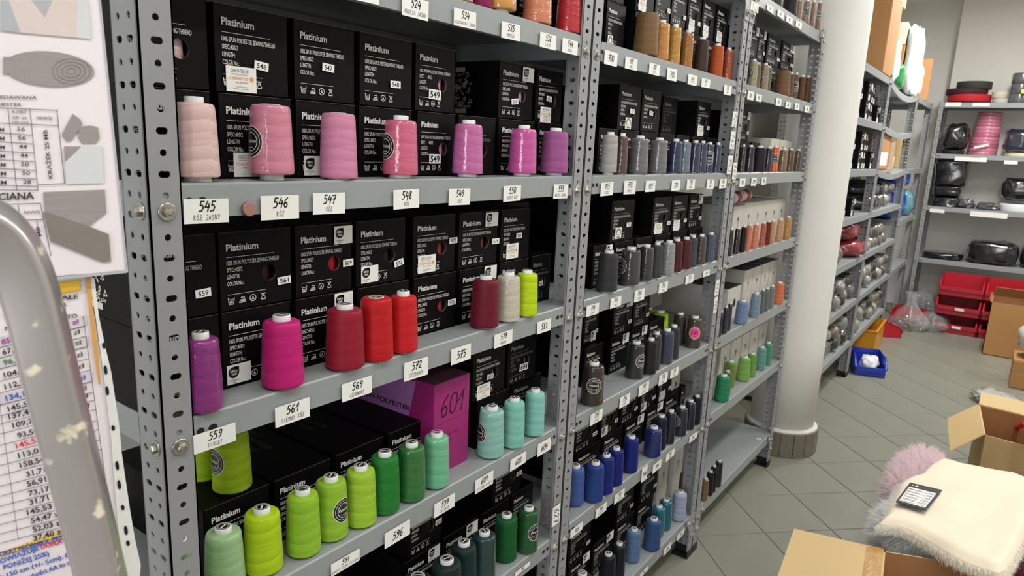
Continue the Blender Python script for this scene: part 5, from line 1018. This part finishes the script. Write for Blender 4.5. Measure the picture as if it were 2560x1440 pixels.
# ================================================================== FUR PELTS
def fur_obj(parent, name, pts, ln, wd, m, seed=3):
    R = random.Random(seed); mb = MB(); vs = []; fs = []; ns = []
    for P, Nn in pts:
        t_ = Vector((R.uniform(-1, 1), R.uniform(-1, 1), R.uniform(-1, 1))); s = Nn.cross(t_)
        if s.length < 1e-4: continue
        s = s.normalized() * wd; L = ln * R.uniform(.5, 1.15); tip = P + Nn * L + t_ * L * .38 + Vector((0, 0, -L * .22)); mid_ = P + Nn * L * .55 + t_ * L * .12
        k = len(vs); vs += [P - s, P + s, mid_ + s * .7, mid_ - s * .7, tip]; ns += [tuple((Nn + t_ * .25 + Vector((0, 0, .35))).normalized())] * 5; fs += [(k, k + 1, k + 2, k + 3), (k + 3, k + 2, k + 4)]
    mb.add(vs, fs, 0, False); o = mb.obj(name, m, parent); o['kind'] = 'stuff'; return o
def furry(label, c, sz, m, seed, n, ln, pw=2.6, wd=.0008, zmin=-.3):
    t = thing('fur_pelt', label, 'fur', c); R = random.Random(seed); b = blob('x', 'temp label words four ' + str(seed), 'x', (0, 0, 0), sz, m, seed, pw, .12)
    LAB.discard(b['label']); b.name = 'pelt'; b.parent = t
    for k in ('label', 'category'): del b[k]
    me = b.data; pts = []; faces = [(f.center.copy(), f.normal.copy(), f.area, [me.vertices[i].co.copy() for i in f.vertices]) for f in me.polygons if f.normal.z > zmin]
    cs = [f[0] for f in faces]; tot = sum(f[2] for f in faces)
    for f in faces:
        for _ in range(max(1, int(n * f[2] / tot))):
            vv = f[3]; a, b_2 = R.random(), R.random(); P = vv[0].lerp(vv[1], a).lerp((vv[3] if len(vv) > 3 else vv[2]).lerp(vv[2], a), b_2); pts.append((P, f[1]))
    fur_obj(t, 'fur', pts, ln, wd, m, seed); return t
PINKF = mat('pink_fur', (252, 232, 236), .8, var=.12, scale=8, sheen=.5); WHITEF = mat('white_fur', (255, 255, 255), .8, var=.12, scale=10, sheen=.5); MAUVE = mat('mauve_fur', (150, 96, 106), .8, var=.2, scale=8, sheen=.5)
CREAM = mat('cream_suede', (236, 222, 198), .85, var=.03, scale=6, bump=.25, bscale=9, sheen=.3); CREAMF = mat('cream_fleece', (255, 248, 240), .85, var=.06, scale=12, sheen=.5)
ZS = .52
def furmat(m):
    nt = m.node_tree; b = nt.nodes['Principled BSDF']; src = b.inputs['Base Color'].links[0].from_socket
    d = nt.nodes.new('ShaderNodeBsdfDiffuse'); tr = nt.nodes.new('ShaderNodeBsdfTranslucent'); mx = nt.nodes.new('ShaderNodeMixShader'); mx.inputs[0].default_value = .5
    nt.links.new(src, d.inputs[0]); nt.links.new(src, tr.inputs[0]); nt.links.new(d.outputs[0], mx.inputs[1]); nt.links.new(tr.outputs[0], mx.inputs[2]); nt.links.new(mx.outputs[0], nt.nodes['Material Output'].inputs[0])
for m_ in (PINKF, WHITEF, MAUVE, CREAMF): furmat(m_)
rbox('added_support_carton', 'unseen brown carton added under the fur pelts as support', .95, 1.62, -1.20, -.70, .001, .33, KRB)  # carton added beneath the pelts to carry the pile, not itself seen
q1 = at(2262, 1205, 2, .44); furry('fluffy pale pink fur pelt, leftmost under the cream sheepskin', (q1.x + .10, q1.y - .03, .335), (.25, .075, .068), PINKF, 91, 16000, .034)
q2 = at(2290, 1350, 2, .46); furry('fluffy white fur pelt under the front of cream sheepskin', (q2.x + .10, q2.y - .015, .335), (.11, .12, .078), WHITEF, 92, 22000, .036)
q3 = at(2530, 1425, 2, .42); furry('mauve fur at the bottom right corner under cream sheepskin', (q3.x + .16, q3.y - .12, .30), (.16, .14, .08), MAUVE, 93, 9000, .03)
out = [(2359, 1135), (2330, 1152), (2305, 1176), (2282, 1180), (2260, 1189), (2247, 1205), (2239, 1222), (2229, 1242), (2222, 1260), (2211, 1286), (2200, 1297), (2222, 1298), (2249, 1300), (2280, 1310), (2312, 1324), (2342, 1342), (2369, 1360), (2398, 1374), (2425, 1386), (2452, 1396), (2477, 1406), (2500, 1416), (2516, 1408), (2530, 1392), (2544, 1368), (2558, 1342), (2590, 1290), (2610, 1240), (2600, 1195), (2540, 1172), (2500, 1165), (2462, 1159), (2432, 1152), (2406, 1147), (2382, 1140)]
O = [at(u, v, 2, ZS) for u, v in out]; cen = sum(O, Vector()) / len(O); n = len(O); RG = 16
t = thing('sheepskin', 'cream sheepskin lying suede side up with a black-framed price card', 'fur', (cen.x, cen.y, ZS))
vs = [(0, 0, .004)]; fs = []
def hz(p, k): 
    w_ = noise.noise(Vector((p.x * 7, p.y * 9, 3))) * .012 + noise.noise(Vector((p.x * 18, p.y * 15, 9))) * .004
    return w_ - (.022 * max(0, (k - .88) / .12) ** 2)
for r in range(1, RG + 1):
    k = (r / RG) ** .8
    for i in range(n):
        p = (O[i] - cen) * k; vs.append((p.x, p.y, hz(p, k)))
for i in range(n): fs.append((0, 1 + i, 1 + (i + 1) % n))
for r in range(RG - 1):
    for i in range(n): a = 1 + r * n + i; b2 = 1 + r * n + (i + 1) % n; fs.append((a, a + n, b2 + n, b2))
mb = MB(); mb.add(vs, fs, 0, True)
low = [(x, y, z - .022) for x, y, z in vs]; mb.add(low, [tuple(reversed(f)) for f in fs], 0, True)
k0 = len(vs); e0 = 1 + (RG - 1) * n; mb.add(vs + low, [(e0 + i, k0 + e0 + i, k0 + e0 + (i + 1) % n, e0 + (i + 1) % n) for i in range(n)], 0, True)
mb.obj('suede', CREAM, t)
R = random.Random(4); pts = []
for i in range(n):
    j = (i + 1) % n
    for _ in range(420):
        a = R.random(); P = Vector(vs[e0 + i]).lerp(Vector(vs[e0 + j]), a); P.z -= R.uniform(.002, .024); nn = Vector((P.x, P.y, 0)).normalized(); P -= nn * R.uniform(0, .008); pts.append((P, (nn + Vector((0, 0, R.uniform(-.8, .1)))).normalized()))
fur_obj(t, 'fleece', pts, .018, .0009, CREAMF, 5)
cq = [at(u, v, 2, ZS + .014) for u, v in [(2239, 1254), (2314, 1276), (2356, 1225), (2275, 1206)]]
t = thing('price_card', 'black-framed white price table card lying on the sheepskin', 'label', (cq[0].x, cq[0].y, ZS + .014))
def bil(a, b): return (cq[0].lerp(cq[1], a).lerp(cq[3].lerp(cq[2], a), b)) - cq[0]
mb = MB(); mb.add([bil(0, 0), bil(1, 0), bil(1, 1), bil(0, 1)], [(0, 1, 2, 3)]); mb.add([bil(0, 0) - Vector((0, 0, .0015)), bil(1, 0) - Vector((0, 0, .0015)), bil(1, 1) - Vector((0, 0, .0015)), bil(0, 1) - Vector((0, 0, .0015))], [(3, 2, 1, 0)]); mb.obj('card', mat('navy_card', (8, 9, 18), .5, spec=.2), t)
up_ = Vector((0, 0, .0008)); mb = MB(); mb.add([bil(.07, .08) + up_, bil(.93, .08) + up_, bil(.93, .78) + up_, bil(.07, .78) + up_], [(0, 1, 2, 3)]); mb.obj('table_sheet', PAPER, t)
mb = MB()
for k in range(1, 6): b = .08 + .7 * k / 6; mb.add([bil(.07, b) + up_ * 1.5, bil(.93, b) + up_ * 1.5, bil(.93, b + .008) + up_ * 1.5, bil(.07, b + .008) + up_ * 1.5], [(0, 1, 2, 3)])
mb.add([bil(.66, .08) + up_ * 1.5, bil(.668, .08) + up_ * 1.5, bil(.668, .78) + up_ * 1.5, bil(.66, .78) + up_ * 1.5], [(0, 1, 2, 3)])
for k, (w1, w2) in enumerate([('Skład surowca', '100%'), ('Rozmiar', '90x60'), ('Na podstawie norm', '12,5'), ('Cena netto', '45,50'), ('Cena brutto', '55,97'), ('Kraj pochodzenia', 'PL')]):
    for s_, a0, wdt in ((w1, .10, .42), (w2, .72, .16)):
        me, xa, xb = text_me(s_, .01); b = .10 + .7 * (5 - k) / 6
        mb.add([bil(a0 + (v.co.x - xa) / (xb - xa) * wdt, b + v.co.y * .07) + up_ * 1.6 for v in me.vertices], [tuple(p_.vertices) for p_ in me.polygons], 0)
mb.obj('lettering', INK, t)
mb = MB(); 
for a0, ww_ in ((.12, .03), (.22, .09)): mb.add([bil(a0, .86) + up_, bil(a0 + ww_, .86) + up_, bil(a0 + ww_, .91) + up_, bil(a0, .91) + up_], [(0, 1, 2, 3)])
mb.obj('punched_marks', PRINT, t)
# dark brown fur and red strap hanging at the right edge
hp = at(2568, 1030, 1, -.96); t = thing('brown_fur_toy', 'dark brown curly fur item hanging at the right frame edge', 'fur', (hp.x, hp.y, hp.z - .1))
bb = furry('dark brown curly fur with red strap, cut by right frame edge', (hp.x + .06, hp.y - .07, hp.z - .11), (.06, .06, .12), mat('brown_fur', (62, 38, 32), .8, var=.3, scale=20), 95, 7000, .014)
bpy.data.objects.remove(t)
pr = [at(u, v, 1, -.965) for u, v in [(2558, 1062), (2545, 1068), (2534, 1085), (2529, 1106)]]
mb = MB(); mb.tube([tuple(p - Vector(bb.location)) for p in pr], .011, 10); mb.obj('red_strap', mat('red_strap', (190, 20, 40), .5), bb, label='bright red strap')
print('hang', hp)
# ================================================================== NOTICES AND LADDER AT THE LEFT
YS = -.12
def pl(u, v, Y=YS): return at(u, v, 1, Y)
def ppoly(mb, pts, Y=YS, mi=0): mb.add([tuple(pl(u, v, Y)) for u, v in pts], [tuple(range(len(pts)))], mi)
def pline(mb, a, b, wpx, Y=YS, mi=0):
    (u0, v0), (u1, v1) = a, b; l = math.hypot(u1 - u0, v1 - v0); nx, ny = -(v1 - v0) / l * wpx / 2, (u1 - u0) / l * wpx / 2
    ppoly(mb, [(u0 + nx, v0 + ny), (u1 + nx, v1 + ny), (u1 - nx, v1 - ny), (u0 - nx, v0 - ny)], Y, mi)
def ptext(mb, s, a, b, hpx, bold=.01, Y=YS - .0054, mi=0):
    me, xa, xb = text_me(s, bold); (u0, v0), (u1, v1) = a, b; l = math.hypot(u1 - u0, v1 - v0); dx, dy = (u1 - u0) / (xb - xa), (v1 - v0) / (xb - xa); ux, uy = (v1 - v0) / l * hpx, -(u1 - u0) / l * hpx
    mb.add([tuple(pl(u0 + (v.co.x - xa) * dx + v.co.y * ux, v0 + (v.co.x - xa) * dy + v.co.y * uy, Y)) for v in me.vertices], [tuple(p_.vertices) for p_ in me.polygons], mi)
NP = mat('notice_paper', (232, 224, 228), .35, var=.02, scale=3, coat=.4); TXT = mat('toner', (58, 52, 58), .5); MAGT = mat('magenta_text', (176, 60, 160), .5); GRT = mat('green_text', (80, 130, 70), .5); BLT = mat('blue_text', (60, 90, 180), .5); RDT = mat('red_text', (210, 40, 60), .5)
YE = mat('yellow_band', (240, 196, 60), .4); LGREY = mat('grey_row', (206, 200, 206), .4); PH1 = mat('photo_grey', (150, 142, 142), .5, var=.15, scale=30, stretch=(1, 1, 12)); PH2 = mat('photo_beige', (212, 196, 192), .5); PH3 = mat('photo_pale', (206, 208, 210), .5, var=.05, scale=10); PH4 = mat('photo_slate', (170, 172, 178), .5)
t = thing('laminated_notice', 'upper laminated notice with grey strap photos and a small table', 'sign', (0, 0, 0))
mb = MB(); ppoly(mb, [(-120, -60), (246, -60), (317, 676), (140, 690), (-120, 712)], YS - .004); ppoly(mb, [(-120, 712), (140, 690), (317, 676), (246, -60), (-120, -60)], YS - .003); mb.obj('sheet', NP, t)
mb = MB(); pline(mb, (244, -60), (318, 680), 5, YS - .0048); pline(mb, (318, 678), (60, 704), 8, YS - .0048); mb.obj('laminate_edge', mat('laminate_edge', (176, 180, 182), .12, coat=1, bump=.8, bscale=60), t)
f = YS - .0052
mb = MB(); ppoly(mb, [(0, 0), (22, 0), (52, 82), (0, 76)], f); ppoly(mb, [(78, 0), (132, 0), (112, 44)], f); mb.obj('photo_print', PH4, t)
mb = MB(); ppoly(mb, [(22, 0), (78, 0), (112, 44), (132, 0), (196, 0), (190, 94), (52, 82)], f); mb.obj('photo_print', PH2, t)
mb = MB(); ppoly(mb, [(196, 0), (220, 0), (228, 98), (190, 94)], f); mb.obj('photo_print', PH3, t)
mb = MB(); ppoly(mb, [(8, 142)] + [(122 + 114 * cos(a), 172 + 8 * cos(a) + 44 * sin(a)) for a in [(-2.6 + i * .25) for i in range(22)]] + [(30, 184), (8, 186)], f); mb.obj('strap_photo', PH1, t)
mb = MB()
for k in range(1, 5): 
    c_ = [(178 + (12 * k) * cos(a), 178 + (8 * k) * sin(a)) for a in [i * .5 for i in range(14)]]
    for q0, q1_ in zip(c_, c_[1:]): pline(mb, q0, q1_, 1.2, f - .0004)
mb.obj('coil_lines', mat('coil_line', (120, 112, 112), .5), t)['kind'] = 'stuff'
mb = MB(); ppoly(mb, [(155, 336), (182, 284), (200, 298), (206, 310), (178, 352), (168, 354)], f); ppoly(mb, [(196, 328)] + [(222 + 26 * cos(a), 324 + 10 * sin(a)) for a in [3.4 + i * .35 for i in range(8)]] + [(249, 345), (240, 358), (205, 358), (197, 345)], f); mb.obj('photo_print', PH1, t)
mb = MB(); ppoly(mb, [(160, 366), (255, 366), (260, 458), (166, 460)], f); mb.obj('photo_print', PH3, t)
mb = MB(); ppoly(mb, [(160, 366), (202, 366), (163, 404)], f - .0004); mb.obj('photo_print', PH1, t)
mb = MB(); ppoly(mb, [(108, 480), (262, 474), (266, 532), (222, 566), (272, 586), (278, 654), (256, 655), (126, 602), (112, 520)], f); mb.obj('strap_photo', PH1, t)
mb = MB(); ppoly(mb, [(108, 528), (222, 566), (272, 586), (278, 654), (256, 655), (126, 602)], f - .0004); mb.obj('strap_photo', mat('photo_taupe', (128, 120, 114), .5, var=.1, scale=80), t)
mb = MB()
ptext(mb, 'SPRZEDAWANA', (-40, 246), (92, 248), 12); ptext(mb, 'POLIESTER', (-30, 264), (54, 266), 12)
for a, b in [((-40, 268), (145, 276)), ((20, 270), (42, 476)), ((75, 272), (95, 476)), ((142, 274), (162, 460)), ((-40, 306), (146, 314)), ((-40, 474), (95, 476)), ((95, 462), (162, 459)), ((-40, 330), (80, 338)), ((-40, 352), (82, 360)), ((-40, 376), (84, 382)), ((-40, 398), (86, 404)), ((-40, 420), (88, 426)), ((-40, 442), (90, 448)), ((-40, 462), (92, 466))]: pline(mb, a, b, 1.6, f)
for i, s_ in enumerate(['56', '56', '44', '44', '50', '50', '28']): ptext(mb, s_, (42 + i * 2.6, 327 + i * 22), (62 + i * 2.6, 328 + i * 22), 15); ptext(mb, 'MM', (-14, 328 + i * 22), (10 + i, 329 + i * 22), 14)
ptext(mb, 'ILOŚĆ', (30, 282), (66, 284), 10); ptext(mb, 'OP. W', (30, 297), (68, 299), 10); ptext(mb, 'KARTONIE', (30, 307), (72, 309), 6); ptext(mb, 'NAWÓJ', (92, 298), (130, 300), 11)
ptext(mb, 'KRĄŻEK 25 MB', (132, 446), (118, 324), 15, .02); ptext(mb, 'CIANA', (-4, 500), (86, 497), 24, .03); ptext(mb, 'NAWÓJ', (60, 534), (99, 533), 10)
for a, b in [((-20, 512), (101, 508)), ((101, 508), (128, 640)), ((45, 512), (52, 545)), ((-20, 552), (108, 549)), ((92, 549), (108, 660))]: pline(mb, a, b, 1.6, f)
ptext(mb, 'MB', (104, 590), (98, 566), 14, .02); mb.obj('print', TXT, t)
t = thing('price_list_sleeve', 'lower price list in a clear sleeve with a punched edge strip', 'sign', (0, 0, 0))
mb = MB(); pg_ = [(-120, 705), (218, 690), (238, 800), (268, 1000), (292, 1220), (318, 1500), (-120, 1560)]; ppoly(mb, pg_, YS + .006); ppoly(mb, pg_[::-1], YS + .007); mb.obj('sheet', NP, t)
st_ = [(222, 690), (236, 695), (247, 790), (262, 862), (278, 930), (290, 1010), (299, 1070), (304, 1130), (314, 1200), (326, 1280), (338, 1350), (352, 1412), (350, 1440), (318, 1500)]
mb = MB(); ppoly(mb, st_ + [(305, 1420), (292, 1280), (278, 1100), (262, 960), (240, 800)], YS + .004); mb.obj('punched_strip', mat('sleeve_strip', (226, 226, 222), .2, coat=.8, bump=.4, bscale=30), t)
mb = MB(); ppoly(mb, [(214, 692), (226, 692), (232, 770), (244, 860), (252, 960), (246, 960), (232, 860), (222, 770)], YS + .0035); mb.obj('tan_binding', mat('tan_binding', (212, 156, 80), .5, var=.15, scale=40), t)
for hx, hy, hr in [(260, 864, 8), (264, 925, 12), (268, 977, 12), (283, 1070, 7), (293, 1164, 12), (298, 1212, 12), (307, 1269, 7), (315, 1326, 12), (320, 1358, 7)]:
    mb = MB(); ppoly(mb, [(hx + 4.6 * cos(a) + hr * .12 * sin(a), hy + hr * sin(a)) for a in [i * .524 for i in range(12)]], YS + .0034); mb.obj('punched_hole_dark', HOLE, t)  # dark discs on the strip, painted for the shade seen through its holes
fs_ = YS + .005; mb = MB(); ppoly(mb, [(-40, 720), (38, 712), (40, 752), (-40, 768)], fs_); mb.obj('yellow_band', YE, t); mb = MB(); ppoly(mb, [(145, 706), (198, 698), (201, 727), (150, 735)], fs_); mb.obj('yellow_band', YE, t); mb = MB(); ppoly(mb, [(-40, 1395), (168, 1322), (172, 1330), (-40, 1408)], fs_); mb.obj('yellow_band', YE, t)
SL = -.27
rowsP = [('85,37', 30, 846, 2), ('67,48', 32, 872, 1), ('96,75', 35, 898, 3), ('104,88', 40, 928, 1), ('112,20', 42, 957, 1), ('134,15', 45, 986, 4), ('145,53', 50, 1012, 1), ('137,40', 52, 1032, 1), ('109,76', 62, 1054, 1), ('93,50', 70, 1080, 1), ('145,53', 70, 1104, 5), ('113,01', 76, 1129, 1), ('158,54', 80, 1153, 1), ('31,71', 92, 1177, 1), ('56,91', 94, 1201, 1), ('73,17', 98, 1225, 1), ('31,71', 100, 1247, 1), ('145,53', 98, 1271, 1), ('54,47', 104, 1293, 1), ('52,03', 108, 1315, 1), ('37,40', 110, 1337, 1)]
mb = MB()
for i, (s_, cx, cy, c_) in enumerate(rowsP):
    if c_ in (2, 3, 4): ppoly(mb, [(-40, cy + 12 - SL * (-cx - 40) * -1 if False else cy + 13 + SL * (-40 - cx)), (215 + i * 3, cy + 13 + SL * (215 + i * 3 - cx) * .9), (213 + i * 3, cy - 12 + SL * (215 + i * 3 - cx) * .9), (-40, cy - 13 + SL * (-40 - cx))], fs_)
mb.obj('grey_rows', LGREY, t)['kind'] = 'stuff'
mb = MB(); ft = YS + .0046
for i, (s_, cx, cy, c_) in enumerate(rowsP):
    w2 = 29 if len(s_) > 5 else 25; ptext(mb, s_ + ' zł', (cx - w2, cy + 9 - SL * w2), (cx + w2 * 2.0, cy + 9 + SL * w2 * 2.0), 19, .022, ft, c_ - 1)
    xr = 190 + i * 3.4; yr = cy + SL * .92 * (xr - cx); ptext(mb, 'zł', (xr - 9, yr + 6), (xr + 9, yr + 2), 17, .01, ft, c_ - 1)
    pline(mb, (-40, cy + 14 + SL * (-40 - cx)), (212 + i * 3.6, cy + 14 + SL * .92 * (212 + i * 3.6 - cx)), 1.3, ft)
pline(mb, (-2, 1000), (46, 1350), 1.2, ft); pline(mb, (208, 790), (276, 1290), 1.4, ft)
ptext(mb, 'CENA W', (-30, 765), (50, 745), 14, .03, ft); ptext(mb, 'BEL', (12, 792), (46, 784), 14, .03, ft); ptext(mb, 'NETTO', (14, 826), (66, 815), 13, .03, ft); ptext(mb, 'STAŁE', (128, 752), (196, 746), 15, .03, ft); ptext(mb, 'ER', (146, 768), (168, 765), 14, .03, ft); ptext(mb, 'TTO', (156, 798), (194, 793), 13, .03, ft)
ptext(mb, 'CZ', (2, 745), (34, 738), 24, .03, ft, 4); ptext(mb, 'ORAZ PRÓBNIKA, PRZY', (0, 1392), (170, 1345), 16, .03, ft, 3); ptext(mb, 'ZOBOWIĄZUJE', (-40, 1424), (98, 1375), 16, .03, ft, 3); ptext(mb, 'DOPŁATA', (104, 1373), (178, 1352), 16, .03, ft, 4); ptext(mb, 'PONIŻEJ 25%)', (10, 1424), (124, 1388), 16, .03, ft, 3); ptext(mb, 'ok 150 cm (+/- 5cm). Do', (-10, 1452), (190, 1386), 15, .03, ft, 3); ptext(mb, 'grubości AA to cena', (60, 1452), (200, 1402), 15, .03, ft, 3)
mb.obj('print', [TXT, MAGT, GRT, BLT, RDT], t)
# unseen steel post, added only so the notices have a support
pp = MB(); pp.box(-.02, 0, 0, .02, .03, 2.2); o = pp.obj('added_notice_post', STEEL, None, (-1.105, YS + .0085, .0)); tag(o, 'unseen grey steel post added behind the price notices as support', 'post')
# ladder bow
YL = -.33
cl = [(-260, 600), (-160, 556), (-90, 545), (-40, 556), (0, 584), (38, 636), (68, 706), (92, 790), (118, 900), (150, 1030), (184, 1160), (222, 1310), (262, 1480)]
P = [pl(u, v, YL) for u, v in cl]; dr = (P[-1] - P[-3]).normalized(); k = (P[-1].z - .012) / -dr.z; P.append(P[-1] + dr * k)
def sqtube(path, a, b, n=28, pw=6.0):
    mb = MB(); vs = []; fs = []
    for i, p_ in enumerate(path):
        t_ = (path[min(i + 1, len(path) - 1)] - path[max(i - 1, 0)]).normalized(); yv = Vector((0, 1, 0)); s_ = t_.cross(yv).normalized()
        for k_ in range(n):
            th = 2 * pi * k_ / n; c0, s0 = cos(th), sin(th); qa = a * abs(c0) ** (2 / pw) * (1 if c0 > 0 else -1); qb = b * abs(s0) ** (2 / pw) * (1 if s0 > 0 else -1); vs.append(tuple(p_ + s_ * (qa * .82 + qb * .57) + yv * (qb * .82 - qa * .57)))
    for i in range(len(path) - 1):
        for k_ in range(n): j = (k_ + 1) % n; fs.append((i * n + k_, i * n + j, i * n + n + j, i * n + n + k_))
    fs += [tuple(range(n)), tuple((len(path) - 1) * n + k_ for k_ in range(n - 1, -1, -1))]
    mb.add(vs, fs, 0, True); return mb
def smooth(path, it=2):
    for _ in range(it):
        o_ = [path[0]]
        for a_, b_2 in zip(path, path[1:]): o_ += [a_.lerp(b_2, .25), a_.lerp(b_2, .75)]
        path = o_ + [path[-1]]
    return path
ALU = bpy.data.materials.new('worn_aluminium'); ALU.use_nodes = True; nt = ALU.node_tree; bs = nt.nodes['Principled BSDF']
tc = nt.nodes.new('ShaderNodeTexCoord'); nz = nt.nodes.new('ShaderNodeTexNoise'); nz.inputs['Scale'].default_value = 45; nz.inputs['Detail'].default_value = 5; nt.links.new(tc.outputs['Object'], nz.inputs['Vector'])
cr = nt.nodes.new('ShaderNodeValToRGB'); cr.color_ramp.elements[0].position = .63; cr.color_ramp.elements[1].position = .68; nt.links.new(nz.outputs[0], cr.inputs[0])
mx = nt.nodes.new('ShaderNodeMix'); mx.data_type = 'RGBA'; mx.inputs[6].default_value = (*lin((200, 194, 196)), 1); mx.inputs[7].default_value = (*lin((226, 216, 186)), 1); nt.links.new(cr.outputs[0], mx.inputs[0]); nt.links.new(mx.outputs[2], bs.inputs['Base Color'])
mr = nt.nodes.new('ShaderNodeMath'); mr.operation = 'MULTIPLY_ADD'; mr.inputs[1].default_value = -.75; mr.inputs[2].default_value = .75; nt.links.new(cr.outputs[0], mr.inputs[0]); nt.links.new(mr.outputs[0], bs.inputs['Metallic']); bs.inputs['Roughness'].default_value = .3
t = thing('step_ladder', 'worn aluminium ladder rail bending over in front of the notices', 'ladder', (0, 0, 0))
sqtube(smooth(P), .0145, .0115).obj('rail', ALU, t)
x2 = P[0].x - .22; Q = [P[0], P[0] + Vector((-.06, 0, -.03)), Vector((x2, YL, P[0].z - .14)), Vector((x2 - .03, YL, .012))]
sqtube(smooth(Q, 2), .0145, .0115).obj('rail', ALU, t)
for zz in (.3, .6, .9, 1.15):
    xr_ = P[-1].x + (P[-2].x - P[-1].x) * (zz / (P[-2].z)) ; MB().tube([(x2 - .01, YL, zz), (xr_, YL, zz)], .011, 10).obj('rung', ALU, t)
